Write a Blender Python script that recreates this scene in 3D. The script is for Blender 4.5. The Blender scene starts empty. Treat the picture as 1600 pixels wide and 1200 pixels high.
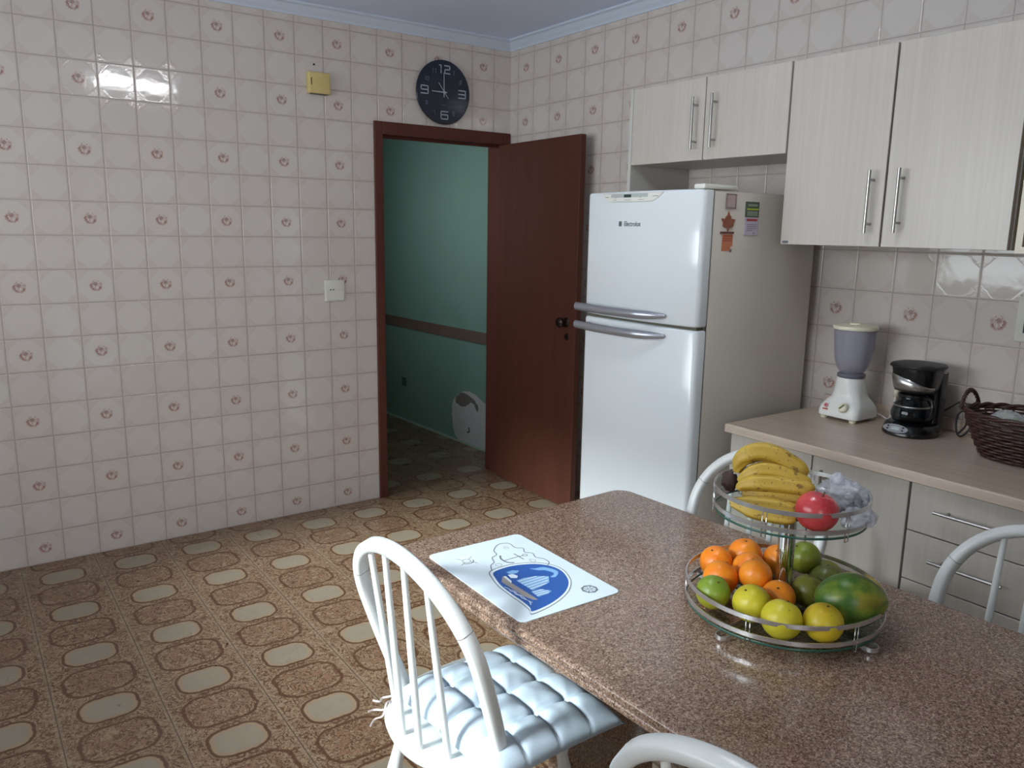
import bpy, bmesh, math, random
from mathutils import Vector, Matrix
from mathutils import noise as mnoise
SC = bpy.context.scene
COL = SC.collection
pi, sin, cos = math.pi, math.sin, math.cos
random.seed(7)

# ------------------------------------------------------------------ camera, world, light, exposure
cd = bpy.data.cameras.new('camera'); cam = bpy.data.objects.new('camera', cd); COL.objects.link(cam)
R_ = Vector((0.8166596, -0.5769115, 0.0154969)); U_ = Vector((0.0976713, 0.1646258, 0.9815084)); F_ = Vector((0.5687946, 0.8000447, -0.1907909))
cam.matrix_world = Matrix(((R_.x, U_.x, -F_.x, -2.85306), (R_.y, U_.y, -F_.y, -4.07511), (R_.z, U_.z, -F_.z, 1.55799), (0, 0, 0, 1)))
cd.sensor_width = 36.0; cd.lens = 36.0 * 1244.28 / 1600.0; cd.clip_start = 0.05
SC.camera = cam
W = bpy.data.worlds.new('world'); SC.world = W; W.use_nodes = True
W.node_tree.nodes['Background'].inputs[0].default_value = (0.72, 0.86, 1.0, 1)
W.node_tree.nodes['Background'].inputs[1].default_value = 1.0

def area(name, loc, rot, sx, sy, power, col, spread=180):
    l = bpy.data.lights.new(name, 'AREA'); l.shape = 'RECTANGLE'; l.size = sx; l.size_y = sy; l.energy = power; l.color = col
    l.spread = math.radians(spread)
    o = bpy.data.objects.new(name, l); COL.objects.link(o); o.location = loc; o.rotation_euler = rot
    return o
# daylight entering through the window of the left wall and the rear window, plus an added fill in the hall
area('window_daylight', (-4.365, -1.85, 1.70), (0, -pi/2, 0), 1.10, 2.8, 28.5, (0.88, 0.95, 1.0), 110)
area('rear_window_daylight', (-3.35, -5.36, 1.60), (pi/2, 0, 0), 1.1, 1.1, 14.0, (1.0, 0.96, 0.93), 100)
area('hall_fill_light', (-1.29, 0.75, 1.75), (0, -pi/2, 0), 0.9, 0.8, 3.0, (0.90, 0.96, 1.0), 110)  # unseen fill light added to brighten the green hall wall, no window behind it
sun = bpy.data.lights.new('sun', 'SUN'); sun.energy = 7.0; sun.angle = math.radians(11); sun.color = (0.86, 0.96, 1.0)
so = bpy.data.objects.new('sun', sun); COL.objects.link(so)
so.rotation_euler = Vector((1.0, 0.055, -0.51)).to_track_quat('-Z', 'Y').to_euler()
SC.view_settings.view_transform = 'Standard'; SC.view_settings.look = 'None'
SC.view_settings.exposure = 0.0; SC.view_settings.gamma = 1.0
SC.view_settings.use_curve_mapping = False
SC.cycles.use_denoising = True
SC.cycles.max_bounces = 10; SC.cycles.transparent_max_bounces = 16

# ------------------------------------------------------------------ node helper
def lin(c):
    return tuple(((x/255)/12.92 if x/255 <= 0.04045 else ((x/255+0.055)/1.055)**2.4) for x in c) + (1.0,)
class T:
    """small node builder"""
    def __init__(s, name):
        s.m = bpy.data.materials.new(name); s.m.use_nodes = True; s.nt = s.m.node_tree
        s.b = s.nt.nodes['Principled BSDF']; s.out = s.nt.nodes['Material Output']
    def n(s, t, **k):
        x = s.nt.nodes.new(t)
        for a, v in k.items(): setattr(x, a, v)
        return x
    def put(s, sock, v):
        if isinstance(v, bpy.types.NodeSocket): s.nt.links.new(v, sock)
        elif v is not None: sock.default_value = v
    def m_(s, op, a, b=None, c=None, clamp=False):
        x = s.n('ShaderNodeMath', operation=op, use_clamp=clamp)
        s.put(x.inputs[0], a); s.put(x.inputs[1], b); s.put(x.inputs[2], c)
        return x.outputs[0]
    def add(s, a, b): return s.m_('ADD', a, b)
    def sub(s, a, b): return s.m_('SUBTRACT', a, b)
    def mul(s, a, b): return s.m_('MULTIPLY', a, b)
    def sstep(s, x, e0, e1):
        r = s.n('ShaderNodeMapRange', interpolation_type='SMOOTHSTEP')
        s.put(r.inputs['Value'], x); r.inputs['From Min'].default_value = e0; r.inputs['From Max'].default_value = e1
        return r.outputs[0]
    def ramp(s, x, pts):
        r = s.n('ShaderNodeValToRGB'); s.put(r.inputs[0], x)
        el = r.color_ramp.elements
        while len(el) < len(pts): el.new(0.5)
        for e, (p, c) in zip(el, pts): e.position = p; e.color = c
        return r.outputs[0]
    def mix(s, f, a, b):
        x = s.n('ShaderNodeMix', data_type='RGBA'); s.put(x.inputs[0], f); s.put(x.inputs[6], a); s.put(x.inputs[7], b)
        return x.outputs[2]
    def noise(s, vec, scale, detail=3, rough=0.5, dist=0.0):
        x = s.n('ShaderNodeTexNoise'); s.put(x.inputs['Vector'], vec); x.inputs['Scale'].default_value = scale
        x.inputs['Detail'].default_value = detail; x.inputs['Roughness'].default_value = rough; x.inputs['Distortion'].default_value = dist
        return x.outputs[0]
    def pos(s): return s.n('ShaderNodeNewGeometry').outputs['Position']
    def obj(s): return s.n('ShaderNodeTexCoord').outputs['Object']
    def xyz(s, v):
        x = s.n('ShaderNodeSeparateXYZ'); s.put(x.inputs[0], v); return x.outputs
    def comb(s, a, b, c):
        x = s.n('ShaderNodeCombineXYZ')
        for i, v in enumerate((a, b, c)): s.put(x.inputs[i], v)
        return x.outputs[0]
    def mapping(s, v, sc, loc=(0, 0, 0)):
        x = s.n('ShaderNodeMapping'); s.put(x.inputs[0], v); x.inputs['Scale'].default_value = sc; x.inputs['Location'].default_value = loc
        return x.outputs[0]
    def white(s, v):
        x = s.n('ShaderNodeTexWhiteNoise', noise_dimensions='3D'); s.put(x.inputs[0], v); return x.outputs[1]
    def bump(s, h, strength=0.5, dist=0.001):
        x = s.n('ShaderNodeBump'); s.put(x.inputs['Height'], h); x.inputs['Strength'].default_value = strength; x.inputs['Distance'].default_value = dist
        s.nt.links.new(x.outputs[0], s.b.inputs['Normal'])
    def done(s, base=None, rough=0.5, metal=0.0, spec=None, coat=None, trans=None, ior=None, alpha=None):
        if base is not None: s.put(s.b.inputs['Base Color'], base)
        s.put(s.b.inputs['Roughness'], rough); s.put(s.b.inputs['Metallic'], metal)
        if spec is not None: s.b.inputs['Specular IOR Level'].default_value = spec
        if coat is not None: s.b.inputs['Coat Weight'].default_value = coat; s.b.inputs['Coat Roughness'].default_value = 0.06
        if trans is not None: s.b.inputs['Transmission Weight'].default_value = trans
        if ior is not None: s.b.inputs['IOR'].default_value = ior
        if alpha is not None: s.b.inputs['Alpha'].default_value = alpha
        return s.m

def plain(name, c, rough=0.5, metal=0.0, var=0.04, scale=30, **k):
    t = T(name); c = lin(c)
    n = t.noise(t.obj(), scale, 3)
    d = tuple(x*(1-var*2) for x in c[:3])+(1,); e = tuple(min(1, x*(1+var)) for x in c[:3])+(1,)
    return t.done(t.mix(n, d, e), rough, metal, **k)

# ------------------------------------------------------------------ materials
TS = 0.15
def wall_tile(name, axis, phase):
    t = T(name); P = t.pos(); X = t.xyz(P)
    a = t.sub(t.mul(X[axis], -1/TS), phase); b = t.mul(X[2], 1/TS)
    ia = t.m_('FLOOR', a); ib = t.m_('FLOOR', b)
    la = t.sub(t.sub(a, ia), 0.5); lb = t.sub(t.sub(b, ib), 0.5)
    cell = t.comb(ia, ib, 3.0); rnd = t.white(cell)
    rx = t.xyz(rnd)
    aa = t.m_('ABSOLUTE', la); ab = t.m_('ABSOLUTE', lb)
    edge = t.m_('MAXIMUM', aa, ab)
    grout = t.sstep(edge, 0.4885, 0.4935)
    r = t.m_('SQRT', t.add(t.mul(la, la), t.mul(lb, lb)))
    n1 = t.noise(P, 60, 4, 0.6)
    octa = t.m_('MAXIMUM', edge, t.mul(t.add(aa, ab), 0.72))
    oc = t.add(octa, t.mul(t.sub(n1, 0.5), 0.05))
    ringm = t.mul(t.sstep(oc, 0.425, 0.45), t.sub(1.0, t.sstep(oc, 0.465, 0.50)))
    corner = t.sstep(oc, 0.45, 0.50)
    base = t.mix(t.noise(P, 3.0, 4), lin((200, 192, 183)), lin((209, 203, 196)))
    base = t.mix(t.mul(rx[0], 0.30), base, lin((198, 184, 178)))
    base = t.mix(t.mul(corner, t.m_('MULTIPLY_ADD', n1, 0.7, -0.05)), base, lin((186, 168, 160)))
    base = t.mix(t.mul(ringm, 0.25), base, lin((186, 172, 165)))
    # rose on every second tile of every second row
    ev = t.mul(t.sub(1.0, t.m_('MODULO', t.m_('ABSOLUTE', ia), 2.0)), t.sub(1.0, t.m_('MODULO', t.m_('ABSOLUTE', ib), 2.0)))
    lb2 = t.add(lb, 0.0); n2 = t.noise(t.comb(t.mul(la, 1.0), t.mul(lb2, 1.0), 0.3), 9.0, 3, 0.6); n3 = t.noise(t.comb(la, lb, 5.0), 22.0, 2, 0.5)
    rr = t.m_('SQRT', t.add(t.mul(la, la), t.mul(t.mul(lb, lb), 1.1)))
    def dist_to(x, y): return t.m_('SQRT', t.add(t.mul(t.sub(la, x), t.sub(la, x)), t.mul(t.sub(lb, y), t.sub(lb, y))))
    wv = t.mul(t.sub(n3, 0.5), 0.05)
    core = t.sub(1.0, t.sstep(t.add(dist_to(0.01, 0.055), wv), 0.045, 0.075))
    ringf = t.sub(1.0, t.sstep(t.m_('ABSOLUTE', t.sub(t.add(rr, wv), 0.128)), 0.022, 0.044))
    low = t.sstep(t.add(t.mul(lb, -1.0), t.mul(t.m_('ABSOLUTE', la), 0.9)), -0.05, 0.05)
    spray = t.mul(t.sub(1.0, t.sstep(rr, 0.17, 0.21)), t.sstep(n3, 0.50, 0.60))
    base = t.mix(t.mul(ev, t.mul(t.sub(1.0, t.sstep(rr, 0.10, 0.36)), 0.20)), base, lin((208, 186, 170)))
    base = t.mix(t.mul(t.mul(ev, spray), 0.55), base, lin((150, 104, 92)))
    base = t.mix(t.mul(t.mul(ev, t.mul(ringf, low)), t.m_('MULTIPLY_ADD', t.sstep(n2, 0.38, 0.6), 0.5, 0.25)), base, lin((148, 100, 88)))
    base = t.mix(t.mul(t.mul(ev, core), 0.58), base, lin((124, 80, 72)))
    base = t.mix(t.mul(grout, 0.72), base, lin((134, 126, 119)))
    # relief
    h = t.mul(t.sub(1.0, t.sstep(edge, 0.465, 0.49)), 1.0)
    h = t.add(h, t.mul(t.mul(corner, t.noise(P, 130, 2)), 0.35))
    h = t.add(h, t.add(t.mul(t.mul(la, t.sub(rx[1], 0.5)), 0.8), t.mul(t.mul(lb, t.sub(rx[2], 0.5)), 0.8)))
    h = t.add(h, t.mul(t.noise(P, 14, 2), 0.5))
    t.bump(h, 1.0, 0.0011)
    return t.done(base, t.m_('MULTIPLY_ADD', grout, 0.5, 0.07), spec=0.5)
M = {}
M['tile_back'] = wall_tile('tile_back', 0, 0.786)
M['tile_right'] = wall_tile('tile_right', 1, 0.5214)
M['tile_left'] = wall_tile('tile_left', 1, 0.2)

def floor_mat():
    t = T('floor_tile'); P = t.pos(); X = t.xyz(P)
    sx, sy = 0.30, 0.40
    a = t.mul(X[0], 1/sx); b = t.mul(X[1], 1/sy)
    lx = t.mul(t.sub(t.sub(a, t.m_('FLOOR', a)), 0.5), sx)
    ly = t.mul(t.sub(t.sub(b, t.m_('FLOOR', b)), 0.5), sy)
    # second cartouche centred on the tile joint
    ly2 = t.sub(t.m_('ABSOLUTE', ly), 0.20)
    wob = t.mul(t.sub(t.noise(P, 26, 3, 0.6), 0.5), 0.014)
    def rbox(x, y, hx, hy, r):
        qx = t.m_('MAXIMUM', t.sub(t.m_('ABSOLUTE', x), hx-r), 0.0); qy = t.m_('MAXIMUM', t.sub(t.m_('ABSOLUTE', y), hy-r), 0.0)
        return t.sub(t.m_('SQRT', t.add(t.mul(qx, qx), t.mul(qy, qy))), r)
    d1 = rbox(lx, ly, 0.070, 0.056, 0.040)
    d1w = t.add(d1, wob)
    d2 = t.add(rbox(lx, ly2, 0.108, 0.090, 0.062), t.mul(wob, 1.5))
    def band(d, c, w): return t.sub(1.0, t.sstep(t.m_('ABSOLUTE', t.sub(d, c)), w*0.5, w*1.5))
    n1 = t.noise(P, 30, 4, 0.6, 1.4); n2 = t.noise(P, 62, 3, 0.6, 0.8)
    squig = t.sub(1.0, t.sstep(t.m_('ABSOLUTE', t.sub(n1, 0.5)), 0.020, 0.045))
    squig2 = t.sub(1.0, t.sstep(t.m_('ABSOLUTE', t.sub(n2, 0.5)), 0.020, 0.045))
    dots = t.sstep(n2, 0.60, 0.64)
    # little knots where the two outlines meet
    ky = t.sub(t.m_('ABSOLUTE', ly), 0.082); kx = t.sub(t.m_('ABSOLUTE', lx), 0.018)
    kd = t.m_('SQRT', t.add(t.mul(ky, ky), t.mul(kx, kx)))
    knot = t.sub(1.0, t.sstep(t.m_('ABSOLUTE', t.sub(kd, 0.011)), 0.002, 0.006))
    base = t.mix(t.noise(P, 12, 4), lin((144, 121, 95)), lin((162, 138, 110)))
    out = t.sstep(d1w, 0.022, 0.030)
    inside2 = t.sub(1.0, t.sstep(d2, -0.03, -0.012))
    base = t.mix(t.mul(t.mul(squig2, out), 0.6), base, lin((98, 66, 44)))
    base = t.mix(t.mul(t.mul(squig, out), 0.9), base, lin((88, 56, 36)))
    base = t.mix(t.mul(t.mul(dots, out), 0.7), base, lin((92, 60, 40)))
    red = t.mul(t.mul(inside2, t.sstep(n1, 0.54, 0.58)), 0.40)
    base = t.mix(red, base, lin((122, 66, 46)))
    cream = t.sub(1.0, t.sstep(d1w, -0.004, 0.004))
    base = t.mix(cream, base, t.mix(t.noise(P, 30, 4), lin((150, 138, 119)), lin((141, 129, 109))))
    base = t.mix(t.mul(band(d1w, 0.018, 0.0058), 0.92), base, lin((84, 54, 34)))
    base = t.mix(t.mul(band(d2, 0.0, 0.0062), 0.9), base, lin((88, 56, 36)))
    base = t.mix(t.mul(knot, 0.75), base, lin((88, 56, 36)))
    gx = t.sstep(t.m_('ABSOLUTE', lx), 0.1478, 0.1488); gy = t.mul(t.sstep(t.m_('ABSOLUTE', ly), 0.1982, 0.1990), 0.35)
    g = t.m_('MAXIMUM', gx, gy)
    lip = t.mul(t.sstep(t.m_('ABSOLUTE', lx), 0.138, 0.142), 0.35)
    base = t.mix(lip, base, lin((156, 136, 110)))
    base = t.mix(g, base, lin((96, 80, 64)))
    h = t.add(t.mul(g, -1.0), t.mul(t.noise(P, 25, 3), 0.35))
    t.bump(h, 0.6, 0.0012)
    return t.done(base, t.m_('MULTIPLY_ADD', t.noise(P, 8, 3), 0.15, 0.22), spec=0.45)
M['floor'] = floor_mat()

def granite():
    t = T('granite'); P = t.obj()
    v = t.n('ShaderNodeTexVoronoi'); t.put(v.inputs['Vector'], P); v.inputs['Scale'].default_value = 420
    vx = t.xyz(v.outputs['Color'])
    v2 = t.n('ShaderNodeTexVoronoi'); t.put(v2.inputs['Vector'], P); v2.inputs['Scale'].default_value = 230
    wx = t.xyz(v2.outputs['Color'])
    n = t.noise(P, 120, 3, 0.7)
    k = t.add(t.mul(vx[0], 0.5), t.add(t.mul(wx[0], 0.22), t.mul(n, 0.3)))
    c = t.ramp(k, [(0.22, lin((62, 48, 40))), (0.36, lin((104, 82, 68))), (0.52, lin((138, 113, 96))), (0.68, lin((160, 136, 117))), (0.85, lin((196, 176, 158)))])
    big = t.noise(P, 5, 3)
    c = t.mix(t.mul(big, 0.35), c, lin((118, 88, 72)))
    return t.done(c, 0.12, spec=0.5)
M['granite'] = granite()

def laminate(name, c0, c1, c2, axis, rough=0.28, fine=1.0):
    t = T(name); P = t.pos(); sc = [70*fine, 70*fine, 70*fine]; sc[axis] = 1.6
    n = t.noise(t.mapping(P, tuple(sc)), 1.0, 5, 0.65, 0.3)
    sc2 = [9, 9, 9]; sc2[axis] = 0.5
    n2 = t.noise(t.mapping(P, tuple(sc2)), 1.0, 3, 0.5)
    c = t.ramp(t.add(t.mul(n, 0.65), t.mul(n2, 0.35)), [(0.32, lin(c0)), (0.5, lin(c1)), (0.68, lin(c2))])
    t.bump(n, 0.15, 0.0006)
    return t.done(c, rough)
M['laminate'] = laminate('cabinet_laminate', (184, 177, 166), (191, 184, 174), (197, 191, 182), 2)
M['carcass'] = plain('cabinet_carcass', (194, 192, 186), 0.45)
M['counter'] = laminate('counter_laminate', (168, 150, 134), (186, 168, 150), (200, 183, 166), 1, 0.3, 1.3)
M['counter_edge'] = laminate('counter_edge', (176, 158, 142), (194, 176, 160), (206, 190, 174), 1, 0.35, 1.3)
def wood(name, c0, c1, rough=0.35):
    t = T(name); P = t.obj()
    n = t.noise(t.mapping(P, (18, 18, 1.3)), 1.0, 5, 0.6, 0.8); n2 = t.noise(t.mapping(P, (160, 160, 3)), 1.0, 2)
    c = t.mix(t.add(t.mul(n, 0.75), t.mul(n2, 0.25)), lin(c0), lin(c1))
    t.bump(n2, 0.15, 0.0005)
    return t.done(c, rough, spec=0.25)
M['door_wood'] = wood('door_wood', (68, 38, 28), (94, 54, 41), 0.5)
M['frame_wood'] = wood('frame_wood', (74, 40, 33), (98, 56, 46), 0.45)
M['ceiling'] = plain('ceiling_paint', (216, 228, 252), 0.9, var=0.01, scale=4)
M['crown'] = plain('crown_plaster', (196, 206, 220), 0.8, var=0.01)
M['paint'] = plain('wall_paint', (196, 190, 182), 0.8)
def green():
    t = T('green_paint'); P = t.pos()
    n = t.noise(P, 2.2, 4); n2 = t.noise(P, 60, 3)
    c = t.mix(n, lin((122, 158, 144)), lin((132, 167, 153)))
    t.bump(n2, 0.3, 0.001)
    return t.done(c, 0.6)
M['green'] = green()
M['rail_wood'] = wood('rail_wood', (104, 88, 78), (128, 110, 98), 0.5)
M['plaster'] = plain('bare_plaster', (205, 208, 205), 0.9, var=0.06, scale=18)
M['plaster_dark'] = plain('exposed_render', (128, 122, 116), 0.95, var=0.15, scale=40)
M['chair'] = plain('white_lacquer', (226, 229, 226), 0.3, var=0.01, scale=8)
M['cushion'] = plain('cushion_cotton', (194, 210, 222), 0.85, var=0.03, scale=300)
M['lace'] = plain('lace_ribbon', (224, 208, 204), 0.8)
M['crack'] = plain('joint_crack', (120, 116, 108), 0.8)
M['fridge_door'] = plain('fridge_enamel', (218, 224, 226), 0.14, var=0.005, scale=3, coat=0.4)
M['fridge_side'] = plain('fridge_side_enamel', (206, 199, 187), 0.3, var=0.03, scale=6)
M['fridge_trim'] = plain('fridge_plastic', (222, 223, 214), 0.3, var=0.01)
M['gasket'] = plain('gasket', (92, 88, 74), 0.7)
M['silver'] = plain('silver_paint', (168, 170, 178), 0.3, 0.7, var=0.02)
M['chrome'] = plain('chrome', (205, 207, 208), 0.08, 1.0, var=0.01)
M['steel'] = plain('brushed_steel', (176, 174, 170), 0.28, 1.0, var=0.03)
M['black'] = plain('black_plastic', (20, 20, 22), 0.25, var=0.05)
M['black_matte'] = plain('black_matte', (24, 24, 25), 0.5, var=0.05)
M['dark_metal'] = plain('dark_bronze', (44, 34, 30), 0.35, 0.6)
M['gray_print'] = plain('gray_print', (104, 108, 110), 0.5)
M['lcd'] = plain('lcd', (48, 62, 60), 0.2)
M['panel_gray'] = plain('panel_gray', (176, 184, 180), 0.35)
M['white_plastic'] = plain('white_plastic', (226, 226, 220), 0.3, var=0.01)
M['outlet'] = plain('outlet_plastic', (214, 212, 200), 0.4, var=0.02)
M['yellow_plastic'] = plain('aged_plastic', (206, 186, 122), 0.5, var=0.06, scale=40)
M['cream'] = plain('cream_plastic', (222, 218, 192), 0.35, var=0.02)
M['clock_face'] = plain('clock_face', (30, 38, 54), 0.16, var=0.04)
M['clock_num'] = plain('clock_numeral', (168, 178, 190), 0.4, var=0.02)
M['clock_dim'] = plain('clock_numeral_small', (104, 116, 134), 0.4, var=0.02)
M['red'] = plain('red_print', (176, 60, 64), 0.5)
M['pinkp'] = plain('pink_print', (206, 150, 150), 0.5)
M['mat'] = None
def matmat():
    t = T('placemat_vinyl'); P = t.obj(); X = t.xyz(P)
    w = t.n('ShaderNodeTexWave', wave_type='BANDS', bands_direction='X'); t.put(w.inputs['Vector'], P); w.inputs['Scale'].default_value = 110; w.inputs['Distortion'].default_value = 3.0
    w.inputs['Detail'].default_value = 1.0
    c = t.mix(t.mul(w.outputs[1], 0.28), lin((226, 238, 243)), lin((176, 198, 214)))
    return t.done(c, 0.45)
M['mat'] = matmat()
M['mat_plain'] = plain('placemat_plain', (228, 238, 243), 0.45, var=0.01)
M['mat_blue'] = plain('placemat_blue', (44, 92, 168), 0.45, var=0.03)
M['mat_pale'] = plain('placemat_pale_blue', (132, 180, 222), 0.45, var=0.03)
M['mat_gray'] = plain('placemat_gray', (112, 118, 122), 0.45)
M['mat_hull'] = plain('placemat_hull', (160, 154, 150), 0.45)
def glass(name, c, rough=0.0, alpha=0.25):
    # clear sheet: mostly lets light straight through, with a reflective surface
    t = T(name); nt = t.nt
    tr = t.n('ShaderNodeBsdfTransparent'); tr.inputs[0].default_value = c
    gl = t.n('ShaderNodeBsdfGlossy'); gl.inputs['Roughness'].default_value = rough + 0.02
    fr = t.n('ShaderNodeFresnel'); fr.inputs[0].default_value = 1.45
    bf = t.n('ShaderNodeNewGeometry').outputs['Backfacing']; ff = t.mul(fr.outputs[0], t.sub(1.0, bf))
    ms = t.n('ShaderNodeMixShader'); nt.links.new(ff, ms.inputs[0]); nt.links.new(tr.outputs[0], ms.inputs[1]); nt.links.new(gl.outputs[0], ms.inputs[2])
    nt.links.new(ms.outputs[0], t.out.inputs[0])
    return t.m
M['glass'] = glass('clear_glass', (0.90, 0.95, 0.93, 1))
M['window_glass'] = glass('window_glass', (0.99, 0.99, 0.99, 1))
M['glass_edge'] = plain('glass_edge', (52, 92, 80), 0.15)
M['rail_metal'] = plain('rail_metal', (214, 214, 214), 0.26, 0.85, var=0.01)
M['carafe'] = glass('carafe_glass', (0.55, 0.60, 0.64, 1))
def film(name, c, amount, rough=0.25, flat=False):
    t = T(name); nt = t.nt
    tr = t.n('ShaderNodeBsdfTransparent'); tr.inputs[0].default_value = (0.96, 0.97, 1, 1)
    t.put(t.b.inputs['Base Color'], c); t.b.inputs['Roughness'].default_value = rough
    ms = t.n('ShaderNodeMixShader')
    n = t.noise(t.obj(), 55, 4, 0.6)
    f = t.m_('MULTIPLY_ADD', n, 0.0 if flat else amount*1.2, amount if flat else amount*0.4, clamp=True)
    nt.links.new(f, ms.inputs[0]); nt.links.new(tr.outputs[0], ms.inputs[1]); nt.links.new(t.b.outputs[0], ms.inputs[2])
    nt.links.new(ms.outputs[0], t.out.inputs[0])
    return t.m
M['film'] = film('plastic_film', lin((228, 232, 240)), 0.42, 0.10)
M['jar'] = film('frosted_jar', lin((168, 165, 176)), 0.45, 0.25, True)

def fruit(name, c0, c1, spots=None, amt=0.0, scale=6, rough=0.38, pore=260, c_top=None, sscale=26, th=0.62):
    t = T(name); P = t.obj(); info = t.n('ShaderNodeObjectInfo').outputs['Random']
    Q = t.n('ShaderNodeVectorMath', operation='ADD'); t.put(Q.inputs[0], P); t.put(Q.inputs[1], t.comb(t.mul(info, 13.0), t.mul(info, 7.0), t.mul(info, 3.0)))
    Q = Q.outputs[0]
    c = t.mix(t.sstep(t.noise(Q, scale*3, 3), 0.35, 0.65), lin(c0), lin(c1))
    if c_top: c = t.mix(t.sstep(t.xyz(P)[2], -0.02, 0.02), c, lin(c_top))
    if spots:
        s = t.sstep(t.noise(Q, sscale*2, 3, 0.6), th, th+0.05)
        c = t.mix(t.mul(s, amt), c, lin(spots))
    if pore: t.bump(t.noise(Q, pore, 2), 0.25, 0.0006)
    return t.done(c, rough)
M['orange'] = fruit('orange_peel', (236, 128, 24), (242, 146, 36))
M['green_orange'] = fruit('green_orange_peel', (150, 150, 42), (178, 166, 46), c_top=(118, 142, 40))
M['yellow_orange'] = fruit('yellow_orange_peel', (188, 180, 46), (214, 192, 48), (96, 88, 30), 0.6, c_top=(204, 190, 46), th=0.70)
M['yellow_spot'] = fruit('yellow_spotted_peel', (216, 180, 40), (206, 186, 44), (96, 84, 26), 0.8, th=0.68)
M['green_lime'] = fruit('green_lime_peel', (112, 124, 36), (132, 140, 44))
M['olive'] = fruit('olive_peel', (104, 108, 36), (134, 132, 46), (86, 74, 32), 0.6, th=0.62)
M['dark_olive'] = fruit('dark_olive_peel', (84, 88, 30), (102, 104, 38), (70, 64, 26), 0.4)
M['apple'] = fruit('apple_skin', (186, 52, 62), (204, 76, 78), (214, 120, 104), 0.2, rough=0.25, pore=0, sscale=60, th=0.6)
M['stem'] = plain('stem_brown', (86, 70, 42), 0.7, var=0.2)
def papaya():
    t = T('papaya_skin'); P = t.obj(); X = t.xyz(P)
    ang = t.m_('ARCTAN2', X[1], X[2]); w = t.m_('SINE', t.add(t.mul(ang, 5.0), t.mul(t.noise(P, 30, 2), 3.0)))
    n = t.noise(P, 22, 4, 0.6)
    c = t.mix(t.sstep(n, 0.35, 0.65), lin((72, 112, 38)), lin((132, 146, 50)))
    c = t.mix(t.mul(t.sstep(w, 0.1, 0.9), 0.55), c, lin((44, 84, 30)))
    c = t.mix(t.mul(t.sstep(t.noise(P, 14, 2), 0.55, 0.7), 0.6), c, lin((176, 150, 50)))
    return t.done(c, 0.35)
M['papaya'] = papaya()
def banana(name='banana_peel', th=0.58):
    t = T(name); P = t.obj()
    n = t.noise(P, 28, 4, 0.6)
    c = t.mix(n, lin((178, 144, 40)), lin((208, 176, 76)))
    c = t.mix(t.mul(t.sstep(t.noise(P, 48, 4, 0.65), th, th+0.07), 0.75), c, lin((96, 66, 34)))
    c = t.mix(t.mul(t.sstep(t.noise(P, 150, 3, 0.6), 0.66, 0.7), 0.8), c, lin((86, 58, 30)))
    return t.done(c, 0.5)
M['banana'] = banana(); M['banana_bruised'] = banana('bruised_banana_peel', 0.51)
M['banana_tip'] = plain('banana_tip', (62, 44, 30), 0.8, var=0.2)
M['bunch_crown'] = plain('bunch_crown', (70, 52, 46), 0.8, var=0.25, scale=80)
M['veg'] = plain('dark_vegetable', (74, 80, 72), 0.6, var=0.3, scale=60)
M['cabbage'] = plain('cabbage_leaf', (150, 176, 110), 0.5, var=0.2, scale=30)
M['wicker'] = plain('wicker', (64, 36, 28), 0.42, var=0.3, scale=60)
M['leafp'] = plain('leaf_print', (150, 88, 66), 0.6, var=0.2, scale=90)
M['orangep'] = plain('orange_paper', (206, 128, 92), 0.6, var=0.12, scale=90)
M['greenp'] = plain('green_paper', (78, 96, 78), 0.5, var=0.1)
M['limep'] = plain('lime_paper', (176, 186, 60), 0.5)
M['lilacp'] = plain('lilac_paper', (196, 190, 204), 0.5, var=0.03)
M['frame_gray'] = plain('magnet_frame', (140, 124, 118), 0.5)
M['window_white'] = plain('window_white', (200, 204, 206), 0.4)

# ------------------------------------------------------------------ mesh helpers
def BM(): return bmesh.new()
def obj(name, bm, mat, parent=None, smooth=False, loc=None, rot=None, angle=None):
    me = bpy.data.meshes.new(name); bm.normal_update(); bm.to_mesh(me); bm.free()
    if smooth:
        for p in me.polygons: p.use_smooth = True
        if angle:
            me.set_sharp_from_angle(angle=math.radians(angle))
    mats = mat if isinstance(mat, (list, tuple)) else [mat]
    for m in mats: me.materials.append(m)
    o = bpy.data.objects.new(name, me); COL.objects.link(o)
    if parent: o.parent = parent
    if loc: o.location = loc
    if rot: o.rotation_euler = rot
    return o
def tag(o, label, cat, group=None, kind=None):
    o['label'] = label; o['category'] = cat
    if group: o['group'] = group
    if kind: o['kind'] = kind
    return o
def thing(name, label, cat, loc=(0, 0, 0), rz=0, group=None, kind=None):
    o = bpy.data.objects.new(name, None); COL.objects.link(o); o.empty_display_size = 0.05
    o.location = loc; o.rotation_euler = (0, 0, rz)
    return tag(o, label, cat, group, kind)
def box(bm, x0, x1, y0, y1, z0, z1, bev=0.0, seg=2, mi=0):
    x0, x1 = sorted((x0, x1)); y0, y1 = sorted((y0, y1)); z0, z1 = sorted((z0, z1))
    vs = [bm.verts.new((x, y, z)) for x in (x0, x1) for y in (y0, y1) for z in (z0, z1)]
    fs = [bm.faces.new([vs[i] for i in f]) for f in ((0, 1, 3, 2), (4, 6, 7, 5), (0, 4, 5, 1), (2, 3, 7, 6), (0, 2, 6, 4), (1, 5, 7, 3))]
    for f in fs: f.material_index = mi
    if bev > 0:
        es = list({e for f in fs for e in f.edges})
        bmesh.ops.bevel(bm, geom=es, offset=bev, segments=seg, profile=0.5, affect='EDGES')
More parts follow.
